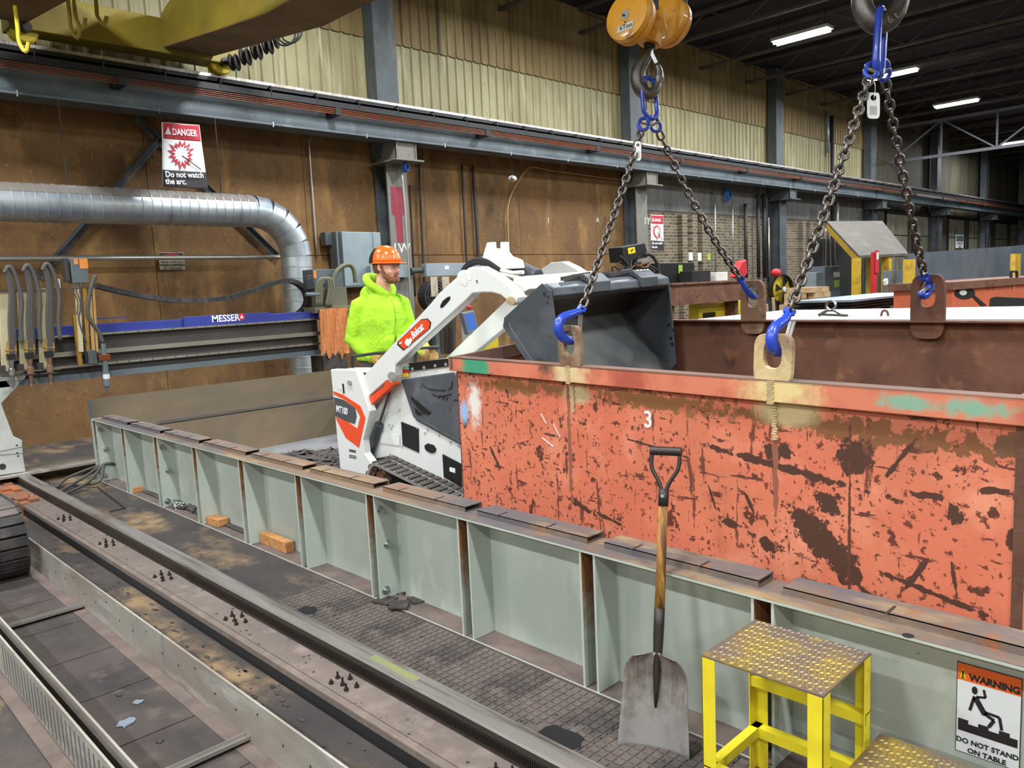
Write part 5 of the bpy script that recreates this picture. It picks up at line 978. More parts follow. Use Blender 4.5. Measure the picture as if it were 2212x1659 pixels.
# far carriage: motors, coil, orange guard cloth
fc = thing('far_carriage', 'dusty drive carriage with cable loops at the far gantry end', 'machine carriage', at(715, 780, Y=8.55))
def pbox(nm, u0, v0, u1, v1, Y, d, mt, par=None, bevel=.006, lb=None, cat=None, **k):
    a, b = at(u0, v0, Y=Y), at(u1, v1, Y=Y); q = B().box((min(a.x, b.x), Y, min(a.z, b.z)), (max(a.x, b.x), Y+d, max(a.z, b.z)))
    if par is not None: return q.obj(nm, mt, par, bevel=bevel)
    return one(nm, q, mt, lb, cat, ((a.x+b.x)/2, Y+d/2, min(a.z, b.z)), bevel=bevel, **k)
pbox('body', 690, 622, 752, 668, 8.56, .3, 'olive', fc); pbox('control_box', 675, 582, 742, 622, 8.6, .25, 'machine_grey', fc); pbox('label', 677, 585, 684, 601, 8.59, .01, 'label_orange', fc, 0); pbox('base_bar', 680, 664, 760, 672, 8.5, .3, 'olive', fc); pbox('wheel_box', 698, 770, 752, 800, 8.5, .3, 'steel_dark', fc)
for i in range(3): B().tube(smoothpath([at(u+i*5, v, Y=8.5) for u, v in ((684, 660), (683, 620), (692, 603), (706, 604), (710, 625), (704, 662))], 4), .02, 8).obj('cable_loop', 'olive', fc, smooth=True)
B().tube(smoothpath([at(u, v, Y=8.54) for u, v in ((718, 640), (720, 600), (735, 578), (755, 572), (765, 585), (768, 610))], 5), .03, 8).obj('cable_loop', 'olive', fc, smooth=True); B().cyl(at(660, 636, Y=8.5), at(690, 636, Y=8.5), .025, 10).obj('shaft', 'machine_grey', fc)
for i in range(2): B().tube(smoothpath([at(u, v+i*6, Y=8.56) for u, v in ((676, 595), (662, 600), (660, 620), (672, 632))], 4), .006, 6).obj('thin_cable', 'black', fc)
q = B(); rows = []
for i in range(9):
    r_ = []
    for j in range(13):
        u = 690+(60*j/12); v = 668+(100+8*sin(j*2.3)+6*sin(j*5.1))*i/8+(-4*j/12); r_.append(at(u+4*i/8, v, Y=8.47+.02*sin(j*1.3+i*.4)))
    rows.append(r_)
q.loft(rows, closed=False, caps=False); o = one('guard_cloth', q, 'orange_cloth', 'scorched orange guard cloth hanging behind the man', 'cloth', at(718, 770, Y=8.47)); o.modifiers.new('s', 'SOLIDIFY').thickness = .006
# oxy-fuel torches
for k, (u, lb) in enumerate(((28, 'oxy-fuel cutting torch with hoses, left of the three at the frame edge'), (68, 'oxy-fuel cutting torch with hoses, middle of the three'), (110, 'oxy-fuel cutting torch with hoses, right of the three'))):
    TY = 8.42; dv = -k*3; A = lambda x, y, Y=TY: at(u+x, y+dv, Y=Y)
    t = thing('cutting_torch', lb, 'torch', A(0, 832), 'oxy-fuel torches on the gantry')
    B().prism([A(-30, 630, TY+.06), A(-10, 630, TY+.06), A(-2, 800, TY+.06), A(-24, 805, TY+.06)], (0, .03, 0)).obj('lift_slide', 'cream', t, bevel=.003); B().box((A(-28, 800).x, TY+.02, A(-28, 806).z), (A(-14, 800).x, TY+.08, A(0, 788).z)).obj('slide_block', 'steel_dark', t)
    for i in range(4): B().tube(smoothpath([A(-18+i*2, 582), A(-12+i*3, 600), A(-6+i*3, 635), A(-8+i*4, 690), A(-6+i*4, 740), A(-8+i*5, 770)], 5), .014 if i < 3 else .009, 7).obj('hose', 'hose', t, smooth=True)
    B().tube(smoothpath([A(-18, 590), A(-10, 576), A(0, 585), A(10, 610), A(18, 650), A(16, 700), A(20, 740)], 5), .02, 8).obj('thick_hose', 'hose', t, smooth=True)
    for i, x in enumerate((-10, -3, 5)): B().cyl(A(x, 738+i*4), A(x, 770), .012, 8).obj('valve', 'copper' if i % 2 else 'brass', t)
    B().cyl(A(-16, 757), A(8, 757), .014, 8).obj('valve_knob', 'brass', t); B().box((A(-13, 770).x, TY-.03, A(0, 777).z), (A(4, 770).x, TY+.03, A(0, 764).z)).obj('torch_head', 'black', t)
    B().lathe(A(-4, 776), A(0, 834)-A(-4, 776), [(0, .026), (.08, .018), (.09, .028), (.15, .028), (.16, .018), (.20, .017), (.22, .013), (.27, .010)], 14).obj('torch_barrel', 'zinc' if k < 1 else 'lug_rust', t, smooth='auto'); B().bar(A(-24, 813), A(12, 811), .05, .012).obj('clamp_plate', 'steel_dark', t); B().bar(A(-10, 805), A(22, 803), .01, .01).obj('ignitor_arm', 'zinc', t)
pt = at(40, 628, Y=8.47); B().box((at(-20, 628, Y=8.47).x, 8.45, pt.z-.008), (at(97, 624, Y=8.47).x, 8.47, pt.z+.006)).obj('hose_rack_bar', 'steel_dark', gm)
# plasma station
ps = thing('plasma_station', 'plasma torch lifter with grey box and amber slides on the gantry', 'plasma torch', at(200, 825, Y=8.4)); PY = 8.44; A = lambda x, y, Y=PY: at(x, y, Y=Y)
pbx = pbox('control_box', 152, 558, 193, 611, PY, .14, 'machine_grey', ps); pbox('box_side', 138, 557, 153, 608, PY+.02, .12, 'steel_dark', ps); pbox('orange_label', 171, 559, 191, 580, PY-.004, .004, 'label_orange', ps, 0); pbox('orange_label', 159, 559, 169, 571, PY-.004, .004, 'label_orange', ps, 0)
for (u0, u1, mt) in ((162, 172, 'cream'), (178, 186, 'brass'), (190, 197, 'hemp'), (199, 204, 'hemp')): B().prism([A(u0, 620), A(u1, 620), A(u1+9, 760), A(u0+9, 760)], (0, .03, 0)).obj('slide_rod', mt, ps)
pbox('carriage_plate', 158, 682, 180, 790, PY+.02, .05, 'brass', ps); pbox('carriage_plate', 180, 690, 187, 780, PY+.0, .05, 'steel_dark', ps); B().bar(A(115, 624), A(206, 620), .02, .01).obj('top_bar', 'steel_dark', ps); pbox('lower_block', 190, 757, 212, 786, PY-.02, .07, 'col_steel', ps)
B().tube(smoothpath([A(206, 595), A(196, 625), A(189, 665), A(194, 690), (A(212, 715)), A(222, 740)], 5), .02, 9).obj('torch_lead', 'hose', ps, smooth=True); B().tube(smoothpath([A(172, 620), A(176, 660), A(170, 690), A(186, 740)], 5), .008, 6).obj('thin_lead', 'hose', ps, smooth=True)
B().lathe(A(223, 742), A(230, 826)-A(223, 742), [(0, .022), (.1, .026), (.2, .028), (.34, .026), (.36, .03), (.43, .03), (.44, .018), (.48, .012)], 14).obj('torch_body', 'machine_grey', ps, smooth='auto'); pbox('clamp', 213, 767, 240, 778, PY-.03, .06, 'copper', ps); B().cyl(A(229, 808), A(230, 818), .031, 12).obj('white_shield', 'label_white', ps); B().cyl(A(230, 818), A(231, 827), .02, 12).obj('nozzle', 'brass', ps)
pbox('sensor', 118, 603, 132, 624, PY, .04, 'label_white', ps)
for i in range(3): B().tube(smoothpath([A(160+i*8, 612), A(158+i*7, 630), A(168+i*5, 650), A(166+i*6, 680)], 4), .006, 6).obj('wire', 'hose', ps)
# ============================================================ EXHAUST DUCT
DY = 10.25; DR = .215; za = gz(300, 447, DY)
ex = at(545, 462, Y=DY).x; vx = at(645, 620, Y=DY).x; ER = vx-ex
dt = thing('exhaust_duct', 'spiral galvanised exhaust duct turning down beside the wall', 'duct', (vx, DY, 0))
B().cyl((-7, DY, za), (ex, DY, za), DR, 36, caps=False).obj('horizontal_run', 'duct', dt, smooth=True)
x = -1.0
while x < ex: B().lathe((x, DY, za), (1, 0, .02), [(-.006, DR-.002), (-.003, DR+.009), (.003, DR+.009), (.006, DR-.002)], 32).obj('spiral_seam', 'duct', dt); x += .115
q = B(); q.loft([[V((xx, DY+(DR+.003)*sin(a), za+(DR+.003)*cos(a))) for a in [radians(-62+12.4*k) for k in range(11)]] for xx in (-7, ex-.02)], closed=False, caps=False); q.obj('dust_layer', 'duct_top', dt, smooth=True)
prev = V((ex, DY, za))
for k in range(1, 6):
    a = k/5*pi/2; c = V((ex+ER*sin(a), DY, za-ER*(1-cos(a)))); B().cyl(prev, c, DR, 32, caps=False).obj('elbow_gore', 'duct', dt, smooth=True); B().lathe(c, (cos(a), 0, -sin(a)), [(-.006, DR-.01), (0, DR+.006), (.006, DR-.01)], 32).obj('elbow_seam', 'duct', dt); prev = c
B().cyl(prev, (vx, DY, .02), DR, 36, caps=False).obj('vertical_run', 'duct', dt, smooth=True)
z = prev.z-.15
while z > .3: B().lathe((vx, DY, z), (.03, 0, 1), [(-.006, DR-.002), (0, DR+.009), (.006, DR-.002)], 32).obj('spiral_seam', 'duct', dt); z -= .16
for u in (150, 480): p = at(u, 440, Y=DY); B().cyl((p.x, DY, za+DR-.02), (p.x, DY, GZ), .008, 6).obj('hanger_rod', 'conduit_dark', dt)
pz = gz(300, 557, 10.72); one('wall_pipe', B().cyl((-7, 10.72, pz), (at(605, 556, Y=10.72).x, 10.72, pz), .033, 12), 'conduit', 'long grey horizontal pipe along the brown wall below the duct', 'pipe', (2, 10.72, pz), smooth='auto')
# ============================================================ SIGNS
def danger(root, TL, TR, BL, BR, wave, nrm, tsz):
    def S(a, b, d=0):
        p = (TL*(1-a)+TR*a)*(1-b)+(BL*(1-a)+BR*a)*b; w = wave*(sin(a*5.2+b*3)*.5*(1-.6*b)+.4*sin(a*9+b*5)*(1-b)); return p+nrm*(w+d)
    def patch(a0, b0, a1, b1, mt, nm, d):
        n = 14; q = B().loft([[S(a0+(a1-a0)*i/n, b0+(b1-b0)*j/n, d) for i in range(n+1)] for j in range(n+1)], closed=False, caps=False); o = q.obj(nm, mt, root, smooth=True); o.modifiers.new('s', 'SOLIDIFY').thickness = .003
    patch(0, 0, 1, 1, 'sign_white', 'sign_sheet', 0); patch(.02, .01, .98, .25, 'sign_red' if False else 'sign_red', 'danger_header', .006); patch(.0, .735, 1, 1, 'sign_black', 'caption_band', .006)
    X = (TR-TL).normalized(); U = (TL-BL).normalized(); w_ = (TR-TL).length
    def star(a, b, r0, r1, mt, d, n=15):
        c = S(a, b, d); pts = []
        for k in range(2*n): r_ = (r1 if k % 2 else r0*(.85+.3*((k*7) % 5)/5)); pts.append(c+X*r_*cos(pi*k/n)*w_+U*r_*sin(pi*k/n)*w_*1.1)
        B().prism(pts, nrm*.002).obj('burst', mt, root)
    star(.45, .48, .36, .22, 'sign_red', .008+wave*.2); star(.45, .48, .24, .15, 'sign_white', .012+wave*.2)
    B().bar(S(.46, .5, .018+wave*.2), S(.88, .70, .018+wave*.2), w_*.025, .003, up=nrm).obj('electrode_line', 'sign_black', root)
    B().prism([S(.05, .19, .012+wave), S(.21, .19, .012+wave), S(.13, .07, .012+wave)], nrm*.002).obj('alert_triangle', 'sign_white', root)
    text('DANGER', tsz*.98, S(.24, .19, .012+wave), X, U, 'sign_white', root, bold=tsz*.02, sx=.70); text('Do not watch', tsz*.86, S(.05, .85, .012+wave), X, U, 'sign_white', root, bold=tsz*.02, sx=.88); text('the arc.', tsz*.86, S(.05, .96, .012+wave), X, U, 'sign_white', root, bold=tsz*.02, sx=.88)
Y1 = 10.2; s1 = thing('danger_banner', 'creased danger banner hanging from the runway girder', 'sign', at(398, 405, Y=Y1)); danger(s1, at(349, 264, Y=Y1), at(431, 270, Y=Y1), at(351, 403, Y=Y1), at(449, 409, Y=Y1), .016, -Y_, .115)
Y2 = 10.58; s2_ = thing('danger_sign', 'flat danger sign fixed to the column at the brick wall', 'sign', at(1420, 540, Y=Y2)); danger(s2_, at(1405.5, 464, Y=Y2), at(1432.5, 465, Y=Y2), at(1406.5, 539, Y=Y2), at(1433.5, 541, Y=Y2), 0, -Y_, .095)
s3 = thing('goggles_sign', 'small dirty wear-goggles sign behind the wall pipe', 'sign', at(370, 582, Y=10.93)); a, b = at(342, 545, Y=10.93), at(400, 582, Y=10.93)
mat('sign_dirty', '#b5aa96', .7, layers=[('#8a7a62', 6, .5, .7)]); B().box((a.x, 10.93, b.z), (b.x, 10.94, a.z)).obj('sign_plate', 'sign_dirty', s3); B().box((a.x+.01, 10.927, a.z-.10), (b.x-.01, 10.93, a.z-.01)).obj('black_header', 'sign_black', s3)
B().prism([((a.x+b.x)/2+.13*cos(k*pi/10), 10.926, a.z-.055+.036*sin(k*pi/10)) for k in range(20)], (0, -.002, 0)).obj('red_oval', 'sign_red', s3)
text('DANGER', .05, ((a.x+b.x)/2, 10.92, a.z-.073), X_, Z_, 'sign_white', s3, align='CENTER')
for i, w in enumerate(('WEAR GOGGLES', 'WHEN CHIPPING', 'OR GRINDING')): text(w, .043, ((a.x+b.x)/2, 10.926, a.z-.145-.042*i), X_, Z_, 'sign_black', s3, align='CENTER', sx=.95)
for i, (u0, v0, u1, v1, tx) in enumerate(((2065, 507, 2081, 536, 'MIND ON\nTASK'), (2117, 510, 2138, 541, ''))):
    a, b = at(u0, v0, Y=10.95), at(u1, v1, Y=10.95); t = thing('far_notice', ('white notice on the far wall, left of the pair', 'crumpled white notice on the far wall, right of the pair')[i], 'sign', (a.x, 10.95, b.z)); B().box((a.x, 10.95, b.z), (b.x, 10.97, a.z)).obj('notice_sheet', 'label_white', t)
    B().box((a.x+.05, 10.945, a.z-.28), (b.x-.05, 10.95, a.z-.04)).obj('notice_header', 'machine_grey' if i == 0 else 'plate_bright', t)
    if tx: text(tx, .15, ((a.x+b.x)/2, 10.94, a.z-.42), X_, Z_, 'sign_black', t, align='CENTER')
# ============================================================ WALL FITTINGS
eb = thing('electrical_cabinet', 'large grey electrical cabinet on the wall behind the man', 'cabinet', at(775, 620, Y=10.66)); pbox('cabinet_body', 737, 500, 829, 618, 10.66, .3, 'box_grey', eb); pbox('cabinet_door', 738, 501, 803, 616, 10.645, .015, 'box_grey', eb); pbox('cabinet_side_door', 805, 502, 828, 610, 10.645, .015, 'box_grey', eb); pbox('side_flange', 725, 500, 738, 612, 10.68, .2, 'machine_grey', eb)
pbox('junction_box', 702, 501, 725, 530, 10.8, .15, 'col_steel', None, .006, 'small dark junction box left of the electrical cabinet', 'junction box')
w1 = thing('wireway', 'grey wireway box below the electrical cabinet', 'wireway', at(845, 600, Y=10.5)); pbox('wireway_body', 800, 574, 887, 599, 10.46, .12, 'box_grey', w1); B().cyl(at(887, 585, Y=10.56), at(932, 582, Y=10.56), .05, 12).obj('coupling_pipe', 'col_steel', w1)
w2 = thing('wireway', 'grey wireway box behind the loader arm', 'wireway', at(985, 592, Y=10.5)); pbox('wireway_body', 920, 569, 1040, 594, 10.46, .12, 'box_grey', w2); pbox('wireway_label', 961, 574, 970, 582, 10.455, .005, 'label_white', w2, 0)
def conduit(pts, Y, r, mt, lb, nm='conduit', cat='conduit'):
    P = smoothpath([at(u, v, Y=Y) for u, v in pts], 3) if len(pts) > 2 else [at(u, v, Y=Y) for u, v in pts]; return one(nm, B().tube(P, r, 8), mt, lb, cat, P[-1], smooth=True)
conduit([(672, 302), (668, 318), (676, 430), (685, 556)], 10.93, .014, 'conduit', 'pale conduit dropping down the wall above the duct elbow')
conduit([(867, 365), (876, 470), (886, 640), (890, 760)], 10.42, .018, 'conduit', 'bright conduit running down the column behind the hard hat')
conduit([(905, 350), (914, 560), (918, 640)], 10.93, .02, 'conduit_dark', 'black conduit on the wall right of the column'); conduit([(998, 355), (1003, 470), (1010, 600)], 10.93, .02, 'conduit_dark', 'left of two dark conduits rising behind the loader arm'); conduit([(1022, 358), (1028, 470), (1036, 600)], 10.93, .028, 'conduit_dark', 'right of two dark conduits rising behind the loader arm')
conduit([(885, 400), (893, 560), (897, 640)], 10.93, .016, 'conduit_dark', 'thin dark conduit close beside the column')
conduit([(1100, 548), (1097, 470), (1101, 430), (1122, 388), (1146, 362), (1185, 368), (1260, 378), (1320, 386), (1375, 390)], 10.9, .01, 'hemp', 'tan cable curving down the brown wall', 'wall_cable', 'cable')
lm = thing('hanging_lamp', 'small white lamp hanging on a cord before the brown wall', 'lamp', at(1108, 390, Y=10.5)); c = at(1107, 386, Y=10.5); B().ball(c, .07, 12, (1.3, 1, .8)).obj('lamp_shell', 'label_white', lm, smooth=True); B().ball(c+V((-.05, -.05, 0)), .04, 10).obj('lamp_face', 'conduit', lm, smooth=True); B().tube([c+Z_*.05, at(1106, 368, Y=10.5), V((c.x, 10.5, GZ))], .006, 5).obj('cord', 'conduit_dark', lm)
for i, (u, v, tx) in enumerate(((1182, 482, '1'), (1288, 480, 'A'), (1352, 484, '40'))): p = at(u, v, Y=YW-.005); t = thing('wall_marking', 'white paint mark on the brown wall, '+('left', 'middle', 'right')[i]+' of three', 'paint mark', p); text(tx, .15, p, X_, Z_, 'label_white', t)
for i, (u, v) in enumerate(((875, 362), (1572, 420))):
    p = at(u, v, Y=10.4 if i == 0 else 10.85); t = thing('blue_hose_coil', 'blue hose bundle tucked under the column bracket' if i == 0 else 'blue hose coil hanging on the concrete band', 'hose', p)
    for k in range(4): r_ = (.07 if i == 0 else .17)*(1-.1*k); B().tube([p+X_*(r_*cos(2*pi*j/14)*.8)+Z_*(r_*sin(2*pi*j/14))-Y_*.02*k for j in range(14)], .012, 6, closed=True).obj('hose_loop', 'tape_blue', t)
for i, (u, v0, v1, r_, mt) in enumerate(((1544, 412, 590, .02, 'conduit'), (1582, 440, 585, .02, 'conduit'), (1610, 440, 600, .05, 'conduit_dark'), (1637, 420, 600, .05, 'conduit_dark'), (1650, 420, 600, .06, 'rail_dark'), (1660, 470, 600, .03, 'conduit'), (1787, 240, 330, .05, 'plate_bright'), (1797, 250, 545, .06, 'rail_dark'), (1808, 400, 560, .05, 'conduit'))):
    conduit([(u, v0), (u+2, v1)], 10.85, r_, mt, 'vertical pipe on the brick wall, %s from the danger sign' % ('first', 'second', 'third', 'fourth', 'fifth', 'sixth', 'seventh', 'eighth', 'ninth')[i], 'wall_pipe', 'pipe')
# ============================================================ BACKGROUND EQUIPMENT
# cooling fan behind loader
ff = thing('drum_fan', 'round cage fan standing behind the loader arm', 'fan', V((at(945, 640, Y=9.6).x, 9.6, 0))); c = at(945, 640, Y=9.6); R_ = .24
for k in range(5): B().tube([c+(X_*cos(2*pi*j/24)+Z_*sin(2*pi*j/24))*R_*(k+1)/5 for j in range(24)], .006, 5, closed=True).obj('guard_ring', 'col_steel', ff)
for k in range(12): a = 2*pi*k/12; B().cyl(c-Y_*.02, c+(X_*cos(a)+Z_*sin(a))*R_, .004, 5).obj('guard_spoke', 'col_steel', ff)
B().cyl(c+Y_*.02, c+Y_*.2, R_, 24).obj('drum', 'rail_dark', ff); B().box((c.x-.04, 9.65, 0), (c.x+.04, 9.73, c.z-.2)).obj('stand', 'col_steel', ff); B().box((c.x-.25, 9.5, 0), (c.x+.25, 9.9, .04)).obj('foot', 'col_steel', ff)
q = B(); q.loft([[at(918+72*j/10, 652-14*j/10, Y=9.9)-Y_*(.04*sin(j*1.7)) for j in range(11)], [at(926+62*j/10, 765, Y=9.9)-Y_*(.05*sin(j*1.7+.4)) for j in range(11)]], closed=False, caps=False); o = one('dark_drape', q, 'shirt_dark', 'dark welding drape hanging behind the loader arms', 'drape', at(955, 765, Y=9.9)); o.modifiers.new('s', 'SOLIDIFY').thickness = .01
for i, u in enumerate((930, 955)): pbox('notice_paper', u, 598, u+17, 640, 9.38, .01, 'sign_dirty', ff, 0)
# operator panel on post
op = thing('operator_panel', 'blue-framed touch screen panel seen between the loader arms', 'control panel', V((at(1020, 700, Y=7.5).x, 7.5, 0))); a0 = [at(u, v, Y=7.5) for u, v in ((999, 676), (1024, 671), (1034, 712), (1012, 722))]; B().prism(a0, (0, .08, 0)).obj('panel_housing', 'plate_bright', op, bevel=.005); cc_ = sum(a0, V((0, 0, 0)))/4; B().prism([cc_+(p-cc_)*.78-Y_*.004 for p in a0], (0, .003, 0)).obj('screen', 'screen_blue', op)
B().box((cc_.x-.04, 7.56, 0), (cc_.x+.04, 7.64, cc_.z)).obj('post', 'machine_white', op); B().ball(at(1013, 664, Y=7.5), .03, 8).obj('stop_button', 'red', op); pbox('yellow_box', 1048, 728, 1078, 760, 7.4, .25, 'fan_yellow', op)
# welding cart with feeder
wc = thing('welding_cart', 'dark welding cart piled with cables behind the bucket', 'welding cart', V((at(1390, 600, Y=6.4).x, 6.6, 0))); WY = 6.4
pbox('cart_body', 1335, 588, 1425, 640, WY, .5, 'black_matte', wc); a, b = at(1335, 640, Y=WY), at(1425, 640, Y=WY); B().box((a.x, WY, 0), (b.x, WY+.5, a.z)).obj('cart_base', 'steel_dark', wc)
for i in range(16):
    u = 1335+rnd.random()*75; v = 562+rnd.random()*30; P = [at(u+rnd.uniform(-16, 16), v+rnd.uniform(-14, 18), Y=WY-.03+.2*rnd.random()) for k in range(4)]; B().tube(smoothpath(P, 4), .016, 6).obj('cable', 'rubber' if i % 3 else 'rust_brown', wc, smooth=True)
B().tube(smoothpath([at(u, v, Y=WY) for u, v in ((1392, 548), (1408, 552), (1420, 570), (1424, 600))], 4), .026, 8).obj('thick_cable', 'rubber', wc, smooth=True)
wfd = thing('wire_feeder', 'black wire feeder box with yellow label on the welding cart', 'wire feeder', at(1370, 560, Y=WY)); P = [at(u, v, Y=WY) for u, v in ((1344, 534), (1393, 525), (1399, 545), (1399, 556), (1348, 566))]; B().prism(P, (.02, .25, 0)).obj('feeder_case', 'black', wfd, bevel=.006); P = [at(u, v, Y=WY-.005) for u, v in ((1356, 536), (1371, 533), (1373, 546), (1358, 549))]; B().prism(P, (0, .004, 0)).obj('yellow_label', 'yellow_decal', wfd); pc = sum(P, V((0, 0, 0)))/4; B().bar(pc-X_*.02-Z_*.012-Y_*.003, pc+X_*.025+Z_*.015-Y_*.003, .02, .003, up=Y_).obj('label_mark', 'sign_black', wfd); B().cyl(at(1352, 562, Y=WY+.1), at(1352, 590, Y=WY+.1), .02, 8).obj('mast', 'steel_dark', wfd)
# brown beam bench with clutter
BY = 6.9; bb_ = thing('steel_bench', 'rusty brown steel beam bench behind the container', 'bench', V((at(1530, 660, Y=BY).x, BY+.4, 0)))
a, b = at(1452, 612, Y=BY), at(1612, 650, Y=BY); B().box((a.x, BY, a.z-.035), (b.x, BY+1.0, a.z)).obj('bench_top', 'rust_brown', bb_, bevel=.006); B().box((a.x, BY+.04, b.z+.06), (b.x, BY+.06, a.z-.03)).obj('beam_web', 'rust_brown', bb_); B().box((a.x, BY, b.z+.02), (b.x, BY+.12, b.z+.06)).obj('beam_flange', 'rust_brown', bb_)
pbox('yellow_panel', 1510, 657, 1606, 700, BY+.3, .2, 'fan_yellow', bb_); pbox('drawer_pull', 1520, 676, 1546, 684, BY+.28, .02, 'black', bb_)
for xx in (a.x+.1, b.x-.2): B().box((xx, BY+.1, 0), (xx+.1, BY+.9, b.z+.02)).obj('leg', 'rust_brown', bb_)
zt = a.z
def onb(nm, u0, v0, u1, Y, d, mt, lb, cat, **k):
    p, q = at(u0, v0, Y=Y), at(u1, v0, Y=Y); return one(nm, B().box((p.x, Y, zt), (q.x, Y+d, p.z)), mt, lb, cat, (p.x, Y, zt), bevel=.008)
onb('power_source', 1426, 568, 1500, BY+.5, .4, 'black', 'long black power source box on the steel bench', 'power source'); onb('parts_bin', 1495, 585, 1535, BY+.25, .3, 'black_matte', 'open black parts bin on the steel bench', 'bin'); onb('white_carton', 1548, 588, 1572, BY+.2, .25, 'label_white', 'white carton on the steel bench beside the chain', 'carton')
pp = at(1469, 575, Y=BY+.49); B().box((pp.x-.05, BY+.488, pp.z-.12), (pp.x+.07, BY+.4885, pp.z+.02)).obj('paper_note', 'label_green', bb_)
q = B(); P = [at(u, v, Y=BY+.4) for u, v in ((1590, 598), (1603, 566), (1613, 560), (1616, 590), (1606, 603))]; q.prism(P, (0, .15, 0)); one('red_bag', q, 'lead_red', 'red folded bag at the right end of the steel bench', 'bag', P[0], bevel=.02)
for i, (u, v) in enumerate(((1493, 555), (1512, 556))): p, q_ = at(u-4, v-10, Y=10.85), at(u+4, v+8, Y=10.85); one('soap_dispenser', B().box((p.x, 10.85, q_.z), (q_.x, 11.0, p.z)), 'label_white', 'white wall dispenser, %s of two on the brick wall' % ('left', 'right')[i], 'dispenser', (p.x, 10.7, q_.z), bevel=.01)
p, q_ = at(1523, 548, Y=10.95), at(1534, 562, Y=10.95); one('green_poster', B().box((p.x, 10.93, q_.z), (q_.x, 10.95, p.z)), 'label_green', 'small green poster on the brick wall', 'poster', (p.x, 10.94, q_.z))
# yellow and black fan with red hard hat
FY = 6.6; fn = thing('pedestal_fan', 'yellow and black pedestal fan behind the right-hand chain', 'fan', V((at(1690, 660, Y=FY).x, FY+.1, 0))); c = at(1692, 625, Y=FY); R_ = .27; xd = (X_*.75-Y_*.66).normalized()
B().lathe(c, (.3, 1, 0), [(.0, R_*.93), (.0, R_), (.12, R_*.98), (.13, R_*.9)], 28, caps=False).obj('fan_shroud', 'black', fn); B().lathe(c, (.3, 1, 0), [(.08, .0), (.085, R_*.93), (.09, .0)], 28).obj('fan_back', 'fan_yellow', fn)
for k in range(3): a = 2*pi*k/3+.9; B().prism([c+V((cos(a)*.03, 0, sin(a)*.03)), c+V((cos(a-.28)*R_*.9, .02, sin(a-.28)*R_*.9)), c+V((cos(a+.28)*R_*.9, .02, sin(a+.28)*R_*.9))], (0, .01, 0)).obj('fan_blade', 'black', fn)
B().cyl(c-Y_*.03, c-Y_*.01, .05, 14).obj('hub', 'label_white', fn)
for k in range(16): a = 2*pi*k/16; B().cyl(c-Y_*.02, c+V((cos(a)*R_, -.0, sin(a)*R_)), .004, 4).obj('guard_wire', 'black', fn)
B().cyl((c.x, FY+.1, 0), (c.x, FY+.1, c.z-.2), .03, 10).obj('post', 'black', fn); B().cyl((c.x, FY+.1, 0), (c.x, FY+.1, .03), .25, 18).obj('base', 'black', fn)
rp_ = at(1676, 589, Y=FY+.05); rh = B(); rh.ball(rp_, .085, 12, (1.15, 1, .85)); one('red_hard_hat', rh, 'lead_red', 'small red hard hat perched on the pedestal fan', 'hard hat', rp_-Z_*.07, smooth=True)
# electric cabinets by the shelter
ec_ = thing('power_cabinet', 'grey power cabinet with yellow-green label left of the shelter', 'cabinet', V((at(1797, 640, Y=7.6).x, 7.6, 0))); a = at(1782, 575, Y=7.5); b = at(1815, 690, Y=7.5); B().box((a.x, 7.5, 0), (b.x, 7.9, a.z)).obj('cabinet_body', 'machine_grey', ec_, bevel=.01); pbox('warning_label', 1803, 605, 1813, 620, 7.49, .01, 'label_green', ec_, 0); pbox('white_label', 1802, 588, 1814, 598, 7.49, .01, 'label_white', ec_, 0)
a = at(1763, 588, Y=7.55); b = at(1781, 620, Y=7.55); one('switch_box', B().box((a.x, 7.55, b.z), (b.x, 7.8, a.z)), 'box_grey', 'small grey switch box beside the power cabinet', 'switch box', (a.x, 7.6, b.z), bevel=.01)
for i in range(6): u = 1779+i*5; conduit([(u, 490+i*4), (u, 560), (u-6+i*3, 600)], 7.9, .012, 'conduit' if i % 2 else 'conduit_dark', 'thin conduit above the power cabinet, %s from the left' % ('first', 'second', 'third', 'fourth', 'fifth', 'sixth')[i])
# timber pile
tp2 = V((at(1750, 660, Y=6.2).x, 6.2, 0)); zz0 = .02; zc_ = at(1750, 655, Y=6.2).z; one('timber_crate', B().box((tp2.x-.45, 6.0, 0), (tp2.x+.5, 6.55, zc_)), 'pallet_wood', 'plywood crate under the pile of timber offcuts', 'crate', (tp2.x, 6.2, 0)); zz0 = zc_+.002; zt_ = at(1750, 628, Y=6.2).z; nn = 0; lay = 0
while zz0 < zt_:
    for k in range(4):
        o = tp2+V((rnd.uniform(-.06, .06)-.3, k*.135-.2, zz0)); L = rnd.uniform(.6, .85); nn += 1
        one('timber_offcut', B().ob(o, (L, rnd.uniform(-.012, .012), 0), (0, .11, 0), (0, 0, .09)), 'pallet_wood', 'pale timber offcut in the pile below the pedestal fan', 'timber', o, 'timber offcuts in the pile')
    zz0 += .095
for i, (u, v0, v1) in enumerate(((1656, 657, 700), (1670, 643, 700))): P = at(u, v0, Y=4.9); Q = V((at(u+11, v1, Y=4.9).x, 4.9, .0)); one('tool_handle', B().cyl(P, Q, .019, 10), 'pallet_wood', ('short', 'long')[i]+' pale wooden tool handle leaning behind the container', 'tool handle', Q)
